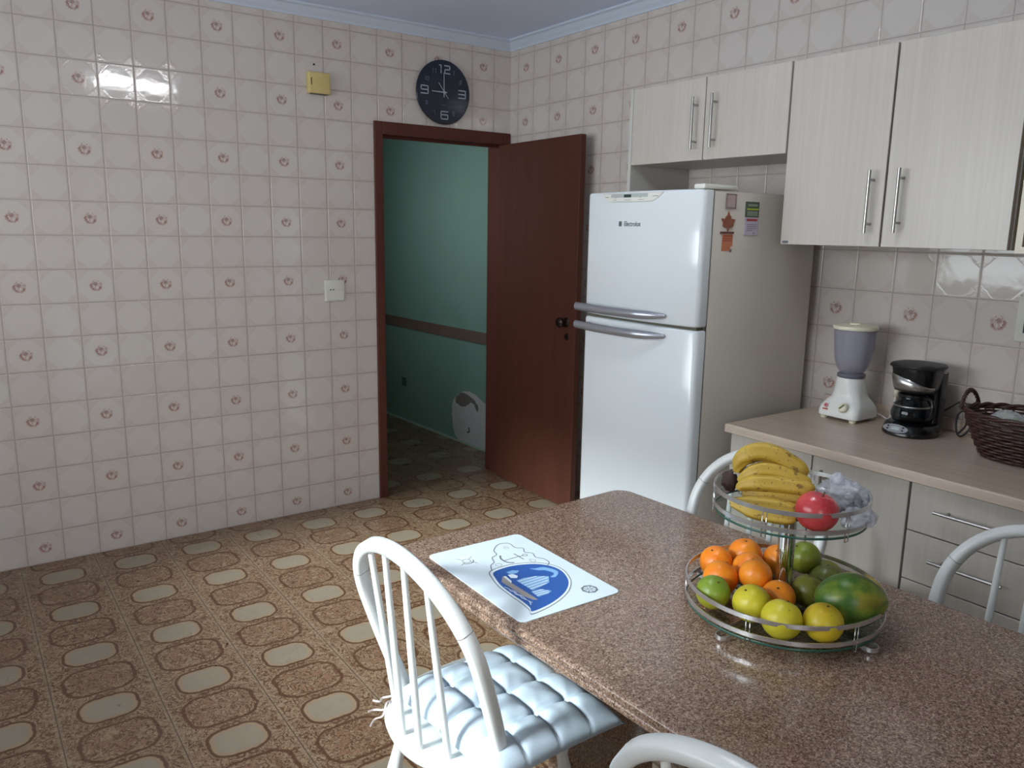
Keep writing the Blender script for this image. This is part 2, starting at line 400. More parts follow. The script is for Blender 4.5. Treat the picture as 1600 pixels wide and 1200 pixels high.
def loft(bm, rings, cap0=True, cap1=True, closed=True, mi=0):
    R = [[bm.verts.new(p) for p in r] for r in rings]
    n = len(R[0]); m = n if closed else n-1
    for a, b in zip(R[:-1], R[1:]):
        for i in range(m):
            j = (i+1) % n
            f = bm.faces.new((a[i], a[j], b[j], b[i])); f.material_index = mi
    if cap0: bm.faces.new(list(reversed(R[0]))).material_index = mi
    if cap1: bm.faces.new(R[-1]).material_index = mi
    return R
def lathe(bm, prof, c=(0, 0, 0), n=32, sx=1, sy=1, cap0=True, cap1=True, mi=0):
    loft(bm, [[(c[0]+r*sx*cos(2*pi*i/n), c[1]+r*sy*sin(2*pi*i/n), c[2]+z) for i in range(n)] for r, z in prof], cap0, cap1, mi=mi)
def frames(path, closed=False):
    P = [Vector(p) for p in path]; n = len(P); Ts = []
    for i in range(n):
        if closed: t = P[(i+1) % n]-P[i-1]
        else: t = P[min(i+1, n-1)]-P[max(i-1, 0)]
        Ts.append(t.normalized())
    u = Ts[0].orthogonal().normalized(); out = []
    for i in range(n):
        if i: u = (u - Ts[i]*u.dot(Ts[i])).normalized()
        out.append((P[i], Ts[i], u.copy(), Ts[i].cross(u)))
    return out
def tube(bm, path, r, n=10, closed=False, mi=0, sec=None, up=None):
    """round tube, or the 2D section sec along the path; up fixes the section's second axis"""
    rings = []
    for i, (p, t, u, v) in enumerate(frames(path, closed)):
        if up is not None:
            uv = up[i] if isinstance(up, list) else up
            v = Vector(uv); v = (v - t*v.dot(t)).normalized(); u = v.cross(t).normalized()
        rr = r[i] if isinstance(r, (list, tuple)) else r
        if sec: rings.append([p + u*a*rr + v*b*rr for a, b in sec])
        else: rings.append([p + (u*cos(2*pi*k/n) + v*sin(2*pi*k/n))*rr for k in range(n)])
    if closed: loft(bm, rings+[rings[0]], False, False, mi=mi); bmesh.ops.remove_doubles(bm, verts=bm.verts, dist=1e-6)
    else: loft(bm, rings, mi=mi)
def prism(bm, poly, z0, z1, f=None, mi=0):
    """extrude a 2D polygon; f maps (a, b, h) to a point"""
    f = f or (lambda a, b, h: (a, b, h))
    lo = [bm.verts.new(f(a, b, z0)) for a, b in poly]; hi = [bm.verts.new(f(a, b, z1)) for a, b in poly]
    n = len(poly)
    fs = [bm.faces.new(hi), bm.faces.new(list(reversed(lo)))]
    for i in range(n): fs.append(bm.faces.new((lo[i], lo[(i+1) % n], hi[(i+1) % n], hi[i])))
    for x in fs: x.material_index = mi
def fixn(bm): bmesh.ops.recalc_face_normals(bm, faces=bm.faces)
def spline(pts, k=6, closed=False):
    P = [Vector(p) for p in pts]; n = len(P); out = []
    for i in range(n if closed else n-1):
        if closed: a, b, c, d = P[i-1], P[i], P[(i+1) % n], P[(i+2) % n]
        else: a, b, c, d = P[max(i-1, 0)], P[i], P[i+1], P[min(i+2, n-1)]
        for j in range(k):
            t = j/k; out.append(0.5*((2*b)+(-a+c)*t+(2*a-5*b+4*c-d)*t*t+(-a+3*b-3*c+d)*t**3))
    if not closed: out.append(P[-1])
    return out
def rrect(hx, hy, r, seg=6, cx=0, cy=0):
    out = []
    for sx, sy, a0 in ((1, 1, 0), (-1, 1, 90), (-1, -1, 180), (1, -1, 270)):
        for k in range(seg+1):
            a = math.radians(a0+90*k/seg); out.append((cx+sx*(hx-r)+r*cos(a), cy+sy*(hy-r)+r*sin(a)))
    return out
def sphere(bm, c, r, sub=3, s=(1, 1, 1), noise=0, ns=20):
    g = bmesh.ops.create_icosphere(bm, subdivisions=sub, radius=1)
    for v in g['verts']:
        k = r*(1+noise*mnoise.noise(Vector(v.co)*ns)) if noise else r
        v.co = Vector((c[0]+v.co.x*k*s[0], c[1]+v.co.y*k*s[1], c[2]+v.co.z*k*s[2]))
def textmesh(name, body, size, mat, parent, origin, right, up, depth=0.0004, align='CENTER', xs=1.0):
    c = bpy.data.curves.new(name, 'FONT'); c.body = body; c.size = size; c.extrude = depth; c.align_x = align; c.align_y = 'CENTER'
    t = bpy.data.objects.new(name, c); COL.objects.link(t)
    bpy.context.view_layer.update()
    me = bpy.data.meshes.new_from_object(t.evaluated_get(bpy.context.evaluated_depsgraph_get()))
    bpy.data.objects.remove(t); bpy.data.curves.remove(c)
    right = Vector(right).normalized(); up = Vector(up).normalized(); n = right.cross(up)
    for v in me.vertices: v.co = Vector(origin)+right*v.co.x*xs+up*v.co.y+n*v.co.z
    me.materials.clear(); me.materials.append(mat)
    o = bpy.data.objects.new(name, me); COL.objects.link(o); o.parent = parent
    return o

# ------------------------------------------------------------------ room shell
XL, YB, YH, ZC = -4.30, -5.30, 4.2, 2.64
def struct(name, bm, m, label, cat, parent=None, smooth=False, loc=None):
    o = obj(name, bm, m, parent, smooth, loc)
    if parent is None: tag(o, label, cat, kind='structure')
    return o
b = BM(); box(b, XL-0.15, 0.6, YB-0.2, YH+0.1, -0.1, 0.0)
struct('floor', b, M['floor'], 'patterned beige and brown ceramic tile floor', 'floor')
b = BM(); box(b, XL-0.15, 0.6, YB-0.2, YH+0.1, ZC, ZC+0.1)
struct('ceiling', b, M['ceiling'], 'pale grey painted ceiling', 'ceiling')
b = BM()
box(b, XL, -0.852, 0, 0.15, 0, ZC); box(b, -0.852, -0.052, 0, 0.15, 2.055, ZC); box(b, -0.052, 0.0, 0, 0.15, 0, ZC)
struct('wall_back', b, M['tile_back'], 'tiled wall with rose tiles around the open doorway', 'wall')
b = BM(); box(b, 0.0, 0.15, YB, 0.15, 0, ZC)
struct('wall_right', b, M['tile_right'], 'rose tiled wall behind the refrigerator and cabinets', 'wall')
WY0, WY1, WZ0, WZ1 = -3.25, -0.45, 1.14, 2.25
b = BM()
box(b, XL-0.15, XL, YB, WY0, 0, ZC); box(b, XL-0.15, XL, WY1, 0.15, 0, ZC); box(b, XL-0.15, XL, WY0, WY1, 0, WZ0); box(b, XL-0.15, XL, WY0, WY1, WZ1, ZC)
struct('wall_left', b, M['tile_left'], 'tiled wall with the wide kitchen window, outside the view', 'wall')
b = BM()
box(b, XL, -3.92, YB-0.15, YB, 0, ZC); box(b, -2.78, 0, YB-0.15, YB, 0, ZC); box(b, -3.92, -2.78, YB-0.15, YB, 2.17, ZC); box(b, -3.92, -2.78, YB-0.15, YB, 0, 1.03)
struct('wall_front', b, M['tile_back'], 'tiled wall behind the viewpoint with the rear window', 'wall')
# window frame in the left wall
w = tag(bpy.data.objects.new('window_1', None), 'wide white framed window in the left wall', 'window', kind='structure'); COL.objects.link(w)
w.location = (XL, 0, 0)
b = BM()
for y0, y1, z0, z1 in ((WY0, WY1, WZ0, WZ0+0.035), (WY0, WY1, WZ1-0.035, WZ1), (WY0, WY0+0.035, WZ0, WZ1), (WY1-0.035, WY1, WZ0, WZ1), (-2.19, -2.15, WZ0, WZ1)):
    box(b, -0.05, -0.01, y0, y1, z0, z1, 0.003, 1)
obj('window_frame', b, M['window_white'], w)
for y0, y1 in ((WY0+0.034, -2.189), (-2.151, WY1-0.034)):
    b = BM(); box(b, -0.034, -0.030, y0, y1, WZ0+0.034, WZ1-0.034); obj('window_pane', b, M['window_glass'], w)
w2 = tag(bpy.data.objects.new('window_2', None), 'white framed window in the wall behind the viewpoint', 'window', kind='structure'); COL.objects.link(w2)
w2.location = (-3.35, YB, 0)
b = BM()
for x0, x1, z0, z1 in ((-0.57, 0.57, 1.03, 1.065), (-0.57, 0.57, 2.135, 2.17), (-0.57, -0.535, 1.065, 2.135), (0.535, 0.57, 1.065, 2.135)): box(b, x0, x1, -0.05, -0.015, z0, z1, 0.003, 1)
obj('window_frame', b, M['window_white'], w2)
b = BM(); box(b, -0.536, 0.536, -0.036, -0.032, 1.064, 2.136); obj('window_pane', b, M['window_glass'], w2)
# crown moulding
def crown(name, p0, p1, inward, label):
    b = BM(); prof = [(0, -0.058), (0.006, -0.058), (0.010, -0.048), (0.022, -0.034), (0.034, -0.016), (0.046, -0.010), (0.046, 0.0), (0, 0)]
    p0 = Vector(p0); p1 = Vector(p1); inn = Vector(inward)
    d = (p1-p0).normalized()
    A = [p0+inn*a+Vector((0, 0, ZC-0.0005+z)) + d*a for a, z in prof]; B = [p1+inn*a+Vector((0, 0, ZC-0.0005+z)) - d*a for a, z in prof]
    loft(b, [A, B]); fixn(b)
    struct(name, b, M['crown'], label, 'moulding')
crown('trim_1', (XL, 0, 0), (0, 0, 0), (0, -1, 0), 'white crown moulding above the doorway wall')
crown('trim_2', (0, 0, 0), (0, YB, 0), (-1, 0, 0), 'white crown moulding above the cabinet wall')

# ------------------------------------------------------------------ hall beyond the door
b = BM()
A, B = Vector((0.190, 0.0, 0)), Vector((0.030, 4.2, 0)); n = Vector((0.999, 0.038, 0))
loft(b, [[A, B, B+n*0.15, A+n*0.15], [v+Vector((0, 0, ZC)) for v in (A, B, B+n*0.15, A+n*0.15)]]); fixn(b)
hw = struct('wall_hall', b, M['green'], 'mint green painted hall wall seen through the doorway', 'wall')
def hallp(y, z, o=0.0): return (0.190-(y/4.2)*0.160-o, y, z)
b = BM()
poly = [(0.40, 0.015), (0.40, 0.30), (0.50, 0.345), (0.60, 0.385), (0.72, 0.40), (0.83, 0.365), (0.90, 0.30), (0.925, 0.22), (0.915, 0.14), (0.90, 0.075), (0.87, 0.03), (0.80, 0.016)]
poly = [(p.x, p.y) for p in spline([(a, c, 0) for a, c in poly], 4, True)]
poly = [(a+0.010*mnoise.noise(Vector((a*25, c*25, 0))), c+0.010*mnoise.noise(Vector((a*25, c*25, 7)))) for a, c in poly]
prism(b, poly, 0.0, 0.0015, lambda a, c, h: hallp(a, max(c, 0.012), h)); fixn(b)
obj('plaster_patch', b, M['plaster'], hw)
b = BM()
poly = [(0.585, 0.30), (0.62, 0.345), (0.70, 0.372), (0.80, 0.375), (0.865, 0.33), (0.86, 0.29), (0.80, 0.275), (0.74, 0.285), (0.68, 0.325), (0.635, 0.315), (0.60, 0.27)]
poly = [(p.x, p.y) for p in spline([(a, c, 0) for a, c in poly], 4, True)]
poly = [(a+0.012*mnoise.noise(Vector((a*40, c*40, 0))), c+0.012*mnoise.noise(Vector((a*40, c*40, 7)))) for a, c in poly]
prism(b, poly, 0.0016, 0.0026, lambda a, c, h: hallp(a, c, h)); fixn(b)
obj('bare_render_spot', b, M['plaster_dark'], hw)
b = BM(); tube(b, [hallp(0.70, 0.135, 0.003), hallp(0.69, 0.105, 0.003), hallp(0.71, 0.095, 0.003), hallp(0.72, 0.10, 0.003)], [0.004, 0.004, 0.005, 0.002], 6)
obj('chipped_mark', b, M['black_matte'], hw)
b = BM()
for z0, z1, o in ((0.770, 0.848, 0.014),):
    loft(b, [[hallp(0.15, z0), hallp(0.15, z0, o), hallp(0.15, z1, o), hallp(0.15, z1)], [hallp(4.0, z0), hallp(4.0, z0, o), hallp(4.0, z1, o), hallp(4.0, z1)]])
fixn(b)
struct('trim_3', b, M['rail_wood'], 'brown wooden rail along the green hall wall', 'rail')
b = BM(); loft(b, [[hallp(0.15, 0), hallp(0.15, 0, 0.008), hallp(0.15, 0.016, 0.008), hallp(0.15, 0.016)], [hallp(4.0, 0), hallp(4.0, 0, 0.008), hallp(4.0, 0.016, 0.008), hallp(4.0, 0.016)]]); fixn(b)
struct('baseboard_hall', b, plain('pale_green_strip', (176, 200, 184), 0.5), 'thin pale strip at the foot of the green hall wall', 'baseboard')
b = BM(); box(b, -1.45, -1.30, 0.15, YH, 0, ZC); box(b, -1.45, 0.4, YH-0.1, YH, 0, ZC)
struct('wall_hall_far', b, M['green'], 'green walls enclosing the far side of the hall', 'wall')
# hall outlet marks
b = BM(); box(b, hallp(1.62, 0, 0)[0]-0.006, hallp(1.62, 0, 0)[0]+0.004, 1.60, 1.67, 0.29, 0.36, 0.002, 1)
tag(obj('wall_outlet', b, plain('dark_green_outlet', (70, 96, 84), 0.5)), 'small dark outlet low on the green hall wall', 'outlet')

# ------------------------------------------------------------------ door
dr = tag(bpy.data.objects.new('door_1', None), 'reddish brown wooden kitchen door standing open', 'door', kind='structure'); COL.objects.link(dr)
dr.location = (-0.45, 0, 0)
def L(x): return x+0.45
b = BM()
box(b, L(-0.896), L(-0.846), -0.014, 0.155, 0, 2.118, 0.004, 2); obj('door_jamb', b, M['frame_wood'], dr)
b = BM(); box(b, L(-0.055), L(-0.004), -0.014, 0.155, 0, 2.118, 0.004, 2); obj('door_jamb', b, M['frame_wood'], dr)
b = BM(); box(b, L(-0.8459), L(-0.0551), -0.014, 0.155, 2.050, 2.118, 0.004, 2)
box(b, L(-0.8459), L(-0.0551), 0.040, 0.055, 2.036, 2.050)
obj('door_head', b, M['frame_wood'], dr)
leaf = None
b = BM(); box(b, -0.036, 0.0, -0.795, -0.018, 0.008, 2.046, 0.003, 2)
leaf = obj('door_leaf', b, M['door_wood'], dr, loc=(L(-0.048), 0, 0), rot=(0, 0, math.radians(-1.8)))
b = BM()
tube(b, [(-0.036, -0.715, 1.065), (-0.046, -0.715, 1.065), (-0.062, -0.715, 1.065), (-0.066, -0.715, 1.065), (-0.084, -0.715, 1.065), (-0.092, -0.715, 1.065), (-0.094, -0.715, 1.065)], [0.026, 0.010, 0.010, 0.024, 0.029, 0.022, 0.004], 20)
obj('door_knob', b, M['dark_metal'], leaf, True, angle=50)
b = BM(); tube(b, [(-0.0365, -0.722, 0.985), (-0.040, -0.722, 0.985)], [0.020, 0.017], 18); obj('keyhole_plate', b, M['dark_metal'], leaf, True, angle=40)
for z in (0.25, 1.0, 1.8):
    b = BM(); tube(b, [(0.004, -0.014, z-0.04), (0.004, -0.014, z+0.04)], 0.006, 10); obj('hinge', b, M['dark_metal'], leaf, True)

# ------------------------------------------------------------------ clock above the door
ck = thing('wall_clock', 'round dark blue wall clock with silver numerals above the doorway', 'clock', (-0.475, -0.001, 2.302))
b = BM(); n = 64
loft(b, [[(r*cos(2*pi*i/n), y, r*sin(2*pi*i/n)) for i in range(n)] for r, y in ((0.150, 0.0), (0.165, -0.004), (0.172, -0.020), (0.172, -0.024), (0.169, -0.0265), (0.164, -0.027))]); fixn(b)
obj('clock_face', b, M['clock_face'], ck, True, angle=30)
SEG = {'0': 'abcdef', '1': 'bc', '2': 'abged', '3': 'abgcd', '4': 'fgbc', '5': 'afgcd', '6': 'afgecd', '7': 'abc', '8': 'abcdefg', '9': 'abfgcd'}
def digit(bm, ch, cx, cz, w, h, t, y, d=0.0015):
    x0, x1, z0, z1, zm = cx-w/2, cx+w/2, cz-h/2, cz+h/2, cz+(0.06*h if ch == '6' else -0.0*h)
    e = t/2
    S = {'a': (x0+e, x1-e, z1-e, z1-e), 'd': (x0+e, x1-e, z0+e, z0+e), 'g': (x0+e, x1-e, zm, zm), 'f': (x0+e, x0+e, zm, z1-e), 'b': (x1-e, x1-e, zm, z1-e), 'e': (x0+e, x0+e, z0+e, zm), 'c': (x1-e, x1-e, z0+e, zm)}
    for k in SEG[ch]:
        a, c, p, q = S[k]; box(bm, a-e, c+e, y, y+d, p-e, q+e)
    if ch == '1': box(bm, x1-e-w*0.45, x1-e, y, y+d, z1-t, z1)
def numeral(txt, cx, cz, w, h, t, mat):
    bm = BM(); gap = w*0.35; tot = len(txt)*w+(len(txt)-1)*gap
    for i, ch in enumerate(txt): digit(bm, ch, cx-tot/2+w/2+i*(w+gap), cz, w*(0.75 if ch == '1' else 1), h, t, -0.0285)
    o = obj('numeral', bm, mat, ck)
for txt, x, z in (('12', -0.003, 0.122), ('3', 0.120, 0.0), ('6', 0.004, -0.122), ('9', -0.122, 0.004)):
    numeral(txt, x, z, 0.050 if txt != '12' else 0.038, 0.046, 0.0058, M['clock_num'])
for txt in ('1', '2', '4', '5', '7', '8', '10', '11'):
    a = math.radians(90-30*int(txt)); numeral(txt, 0.126*cos(a), 0.126*sin(a), 0.013, 0.022, 0.003, M['clock_dim'])
def hand(name, ang, r0, r1, w, y, mat):
    bm = BM(); d = Vector((cos(ang), 0, sin(ang))); s = Vector((-sin(ang), 0, cos(ang)))
    prism(bm, [(r0, -w), (r1, -w*0.7), (r1+w, 0), (r1, w*0.7), (r0, w)], y, y-0.0015, lambda a, c, h: tuple(d*a+s*c+Vector((0, h, 0)))); fixn(bm)
    obj(name, bm, mat, ck)
hand('minute_hand', pi/2, -0.026, 0.102, 0.0026, -0.030, M['clock_num'])
hand('hour_hand', pi, -0.018, 0.078, 0.0032, -0.0322, M['clock_num'])
hand('second_hand', math.radians(-52), -0.060, 0.040, 0.0016, -0.0342, M['clock_num'])
b = BM(); tube(b, [(0, -0.027, 0), (0, -0.038, 0)], 0.006, 14); obj('hand_pin', b, M['clock_num'], ck, True, angle=40)
b = BM(); box(b, -0.014, 0.014, -0.0285, -0.0275, -0.068, -0.066); obj('printed_mark', b, M['clock_dim'], ck)

# ------------------------------------------------------------------ yellow box and outlet on the back wall
yb = thing('chime_box', 'small aged yellow plastic box high on the tiled wall left of the clock', 'box', (-1.206, -0.0005, 2.27))
b = BM(); box(b, -0.058, 0.058, -0.038, 0.0, -0.052, 0.052, 0.006, 3); obj('housing', b, M['yellow_plastic'], yb, True, angle=40)
b = BM(); box(b, -0.046, -0.041, -0.0388, -0.037, -0.012, 0.022); obj('slot', b, M['stem'], yb)
b = BM(); box(b, -0.045, 0.045, -0.034, -0.004, -0.0535, -0.0515); obj('base_seam', b, M['gasket'], yb)
b = BM(); tube(b, [(-1.220, -0.0005, 2.362), (-1.220, -0.006, 2.362)], 0.005, 8); tag(obj('wall_nail', b, M['dark_metal'], None, True, angle=40), 'tiny dark nail in the tile above the yellow box', 'nail')
ou = thing('power_outlet', 'white square outlet plate at mid height on the tiled wall beside the doorway', 'outlet', (-1.143, -0.0005, 1.218))
b = BM(); box(b, -0.057, 0.057, -0.010, 0.0, -0.057, 0.057, 0.004, 2); obj('plate', b, M['outlet'], ou, True, angle=40)
b = BM(); box(b, -0.050, 0.050, -0.0125, -0.0095, -0.050, 0.002, 0.001, 1); obj('lower_cover', b, M['outlet'], ou)
for x in (-0.024, -0.008):
    b = BM(); tube(b, [(x, -0.0104, 0.006), (x, -0.0118, 0.006)], 0.0036, 8); obj('pin_hole', b, M['black_matte'], ou)
ou2 = thing('power_outlet', 'pale outlet plate on the tiles above the counter at the right edge', 'outlet', (-0.0005, -2.965, 1.298), -pi/2)
b = BM(); box(b, -0.055, 0.055, -0.010, 0.0, -0.075, 0.075, 0.004, 2); obj('plate', b, M['outlet'], ou2, True, angle=40)
b = BM(); box(b, -0.030, 0.030, -0.013, -0.0095, -0.045, 0.045, 0.002, 1); obj('socket_insert', b, M['black_matte'], ou2)

# ------------------------------------------------------------------ wall cabinets
def bar_handle(parent, p0, p1, out, r=0.0055, inset=0.03):
    """bar between p0 and p1, standing off the door by two posts along the vector out"""
    p0 = Vector(p0); p1 = Vector(p1); out = Vector(out); d = (p1-p0).normalized(); bm = BM()
    tube(bm, [p0, p1], r, 12)
    for q in (p0+d*inset, p1-d*inset): tube(bm, [q-out, q], r*0.8, 10)
    return obj('handle', bm, M['steel'], parent, True, angle=45)
XF = -0.37
def wall_unit(name, label, y0, y1, z0, z1, doors, open_front=False):
    c = thing(name, label, 'cabinet', (0, y0, z0)); t = 0.016; H = z1-z0; Wd = y0-y1
    b = BM()
    box(b, -0.350, -0.001, -t, 0, 0, H); box(b, -0.350, -0.001, -Wd, -Wd+t, 0, H)
    box(b, -0.350, -0.001, -Wd+t, -t, 0, t); box(b, -0.350, -0.001, -Wd+t, -t, H-t, H)
    if z0 > 1.8: pass
    else: box(b, -0.006, -0.001, -Wd+t, -t, t, H-t)
    obj('carcass', b, M['carcass'], c)
    for d0, d1, hy, hz0, hz1 in doors:
        b = BM(); box(b, XF, -0.352, d1-y0+0.0015, d0-y0-0.0015, 0.0, H-0.001, 0.0012, 1)
        d = obj('cabinet_door', b, M['laminate'], c)
        bar_handle(d, (XF-0.03, hy-y0, hz0-z0), (XF-0.03, hy-y0, hz1-z0), (-0.03, 0, 0))
    return c
c1 = wall_unit('wall_cabinet', 'short light wood two-door wall cabinet above the refrigerator', -1.447, -2.238, 1.838, 2.150, [(-1.447, -1.850, -1.8125, 1.879, 2.077), (-1.852, -2.238, -1.909, 1.879, 2.079)])
b = BM(); box(b, -0.37, -0.001, -0.0, 0.018, 0, 2.152, 0.001, 1)
tag(obj('side_panel', b, M['carcass'], None, loc=(0, -1.446, 0)), 'tall white side panel between the wood door and the refrigerator', 'panel')
b = BM(); box(b, -0.001-0.35, -0.001, -2.236, -1.449, 1.832, 1.8375)
c2 = wall_unit('wall_cabinet', 'tall light wood two-door wall cabinet above the blender and coffee maker', -2.243, -3.012, 1.520, 2.147, [(-2.243, -2.622, -2.5835, 1.563, 1.762), (-2.626, -3.010, -2.682, 1.566, 1.764)])
b.free()
b = BM(); box(b, XF-0.0012, XF, -0.034, -0.010, 0.004, 0.013); obj('maker_badge', b, M['gray_print'], c2)
# open unit at the right edge
c3 = thing('open_wall_cabinet', 'open-fronted light wood wall cabinet at the right edge of the photo', 'cabinet', (0, -3.030, 1.513))
b = BM()
box(b, XF, -0.001, -0.018, 0, 0, 0.635); box(b, XF, -0.001, -0.50, -0.482, 0, 0.635); box(b, XF, -0.001, -0.482, -0.018, 0, 0.018); box(b, XF, -0.001, -0.482, -0.018, 0.617, 0.635)
box(b, -0.01, -0.001, -0.482, -0.018, 0.018, 0.617)
obj('carcass', b, laminate('oak_inside', (168, 146, 112), (186, 166, 132), (198, 180, 148), 2), c3)
b = BM(); box(b, XF+0.02, -0.01, -0.482, -0.018, 0.31, 0.326); obj('shelf', b, M['laminate'], c3)
b = BM(); box(b, XF-0.003, XF-0.0002, -0.018, 0, 0, 0.635); box(b, XF-0.003, XF-0.0002, -0.482, -0.018, 0, 0.018); obj('edge_banding', b, plain('edge_cream', (216, 208, 188), 0.4), c3)

# ------------------------------------------------------------------ base cabinets and counter
XB = -0.59
def base_unit(label, y0, y1, doors=(), drawers=()):
    c = thing('base_cabinet', label, 'cabinet', (0, y0, 0)); Wd = y0-y1
    b = BM(); box(b, XB+0.02, -0.002, -Wd, 0, 0.10, 0.851); box(b, -0.52, -0.05, -Wd+0.01, -0.01, 0.0, 0.10); obj('carcass', b, M['carcass'], c)
    for d0, d1, h in doors:
        b = BM(); box(b, XB, XB+0.018, d1-y0+0.0015, d0-y0-0.0015, 0.10, 0.847, 0.0012, 1); d = obj('cabinet_door', b, M['laminate'], c)
        if h: bar_handle(d, (XB-0.03, h-y0, 0.62), (XB-0.03, h-y0, 0.816), (-0.03, 0, 0))
    for z0, z1, hz in drawers:
        b = BM(); box(b, XB, XB+0.018, -Wd+0.0015, -0.0015, z0, z1, 0.0012, 1); d = obj('drawer_front', b, M['laminate'], c)
        bar_handle(d, (XB-0.03, -0.086, hz), (XB-0.03, -0.286, hz), (-0.03, 0, 0), 0.005)
    return c
base_unit('light wood base cabinet with two doors next to the refrigerator', -2.262, -2.923, [(-2.262, -2.595, None), (-2.597, -2.923, -2.651)])
base_unit('light wood drawer cabinet with steel bar handles under the counter', -2.927, -3.327, (), [(0.703, 0.847, 0.784), (0.551, 0.699, 0.634), (0.340, 0.547, 0.47), (0.10, 0.336, 0.25)])
base_unit('light wood base cabinet behind the white chair at the right edge', -3.331, -4.40, [(-3.331, -3.86, None), (-3.864, -4.40, None)])
ct = thing('countertop', 'brown wood-look laminate countertop carrying the small appliances', 'countertop', (0, -2.248, 0))
b = BM(); box(b, -0.610, -0.001, -2.20, 0, 0.8525, 0.885, 0.004, 2); obj('slab', b, M['counter'], ct)
b = BM(); box(b, -0.6125, -0.6102, -2.20, -0.001, 0.855, 0.8815, 0.001, 1); obj('edge_band', b, M['counter_edge'], ct)
b = BM(); box(b, -0.018, -0.001, -2.20, 0.0, 0.8852, 0.930, 0.002, 1); obj('backsplash', b, M['counter_edge'], ct)

# ------------------------------------------------------------------ refrigerator
fr = thing('refrigerator', 'white two-door refrigerator with silver handles beside the open door', 'refrigerator', (0, 0, 0))
FY0, FY1 = -1.560, -2.170
b = BM(); box(b, -0.648, -0.05, FY1, FY0, 0.035, 1.700, 0.008, 2); obj('body', b, M['fridge_side'], fr, True, angle=40)
for x in (-0.60, -0.10):
    for y in (FY1+0.05, FY0-0.05): b = BM(); tube(b, [(x, y, 0.0), (x, y, 0.034)], 0.018, 12); obj('foot', b, M['black'], fr)
def frontx(y):
    s = (y-(FY0+FY1)/2)/((FY0-FY1)/2); s = max(-1, min(1, s))
    e = max(0.0, abs(s)-0.945)/0.055
    return -0.703-0.027*(1-s*s)+0.020*(1-math.sqrt(max(0, 1-e*e)))
def door_profile(inset=0.0):
    pts = []; N = 44
    ys = [FY1+inset+(FY0-FY1-2*inset)*(0.5-0.5*cos(pi*i/N)) for i in range(N+1)]
    for y in ys: pts.append((frontx(FY1 + (y-FY1-inset)/(FY0-FY1-2*inset)*(FY0-FY1))+inset, y))
    return pts+[(-0.656, FY0-inset), (-0.656, FY1+inset)]
def fdoor(z0, z1):
    b = BM(); lv = [(0.006, z0), (0.002, z0+0.003), (0.0, z0+0.008), (0.0, z1-0.008), (0.002, z1-0.003), (0.006, z1)]
    loft(b, [[(x, y, z) for x, y in door_profile(i)] for i, z in lv]); fixn(b)
    return obj('fridge_door', b, M['fridge_door'], fr, True, angle=40)
lowd = fdoor(0.055, 1.213); upd = fdoor(1.225, 1.704)
b = BM(); box(b, -0.690, -0.645, FY1+0.012, FY0-0.012, 1.205, 1.232); box(b, -0.657, -0.6475, FY1+0.004, FY0-0.004, 0.06, 1.698); obj('gasket', b, M['gasket'], fr)
def fhandle(door, z):
    b = BM(); path = []; rad = []
    for i in range(25):
        t = i/24; y = FY0-0.005-t*0.475
        off = 0.045 if t < 0.75 else 0.045-0.037*((t-0.75)/0.25)**1.6
        if t < 0.04: off = 0.042
        path.append((frontx(min(y, -1.60))-off-0.006*sin(pi*t), y, z+0.002*t)); rad.append(1.0 if t < 0.78 else 1.0-0.62*((t-0.78)/0.22)**2.2)
    sec = [(0.0115*cos(a), 0.0165*sin(a)) for a in [2*pi*k/16 for k in range(16)]]
    tube(b, path, rad, sec=sec, up=(0, 0, 1))
    box(b, -0.745, -0.700, FY0-0.050, FY0-0.022, z-0.009, z+0.009, 0.003, 2)
    obj('handle', b, M['silver'], door, True, angle=45)
fhandle(upd, 1.254); fhandle(lowd, 1.180)
def fpatch(bm, poly, off, th=0.0012):
    """a panel of (y, z) outline lying on the curved front"""
    prism(bm, poly, off, off+th, lambda a, c, h: (frontx(a)-h, a, c))
def grid_panel(bm, y0, y1, z0, z1, off, th, n=10, taper=0.0):
    rings = []
    for i in range(n+1):
        y = y0+(y1-y0)*i/n
        rings.append([(frontx(y)-off, y, z0), (frontx(y)-off-th, y, z0+0.001), (frontx(y)-off-th, y, z1-0.001), (frontx(y)-off, y, z1)])
    loft(bm, rings)
b = BM()
rings = []
for i in range(25):
    t = i/24; y = -1.665-t*0.335
    e = min(t, 1-t)*24
    zb_ = 1.664+(0.030*(1-min(1, e/4))**1.5)
    rings.append([(frontx(y)+0.002, y, zb_), (frontx(y)-0.0035, y, zb_+0.003), (frontx(y)-0.0035, y, 1.696), (frontx(y)+0.002, y, 1.699)])
loft(b, rings); fixn(b); cp = obj('control_panel', b, M['fridge_trim'], upd, True, angle=35)
b = BM(); grid_panel(b, -1.725, -1.927, 1.682, 1.6955, 0.0034, 0.0008); fixn(b); obj('silver_strip', b, M['panel_gray'], cp)
b = BM(); grid_panel(b, -1.803, -1.842, 1.6815, 1.6925, 0.0043, 0.001, 3); fixn(b); obj('display', b, M['lcd'], cp)
for y, w_ in ((-1.70, 0.022), (-1.965, 0.028)):
    b = BM(); grid_panel(b, y+w_/2, y-w_/2, 1.683, 1.6855, 0.0034, 0.0006, 2); fixn(b); obj('printed_word', b, M['gray_print'], cp)
for y, w_ in ((-1.748, 0.020), (-1.823, 0.040), (-1.893, 0.028)):
    b = BM(); grid_panel(b, y+w_/2, y-w_/2, 1.672, 1.6738, 0.0034, 0.0006, 2); fixn(b); obj('printed_word', b, M['gray_print'], cp)
for y in (-1.752, -1.890):
    b = BM(); box(b, frontx(y)-0.0052, frontx(y)-0.003, y-0.004, y+0.004, 1.679, 1.683, 0.0008, 1); obj('button', b, M['panel_gray'], cp)
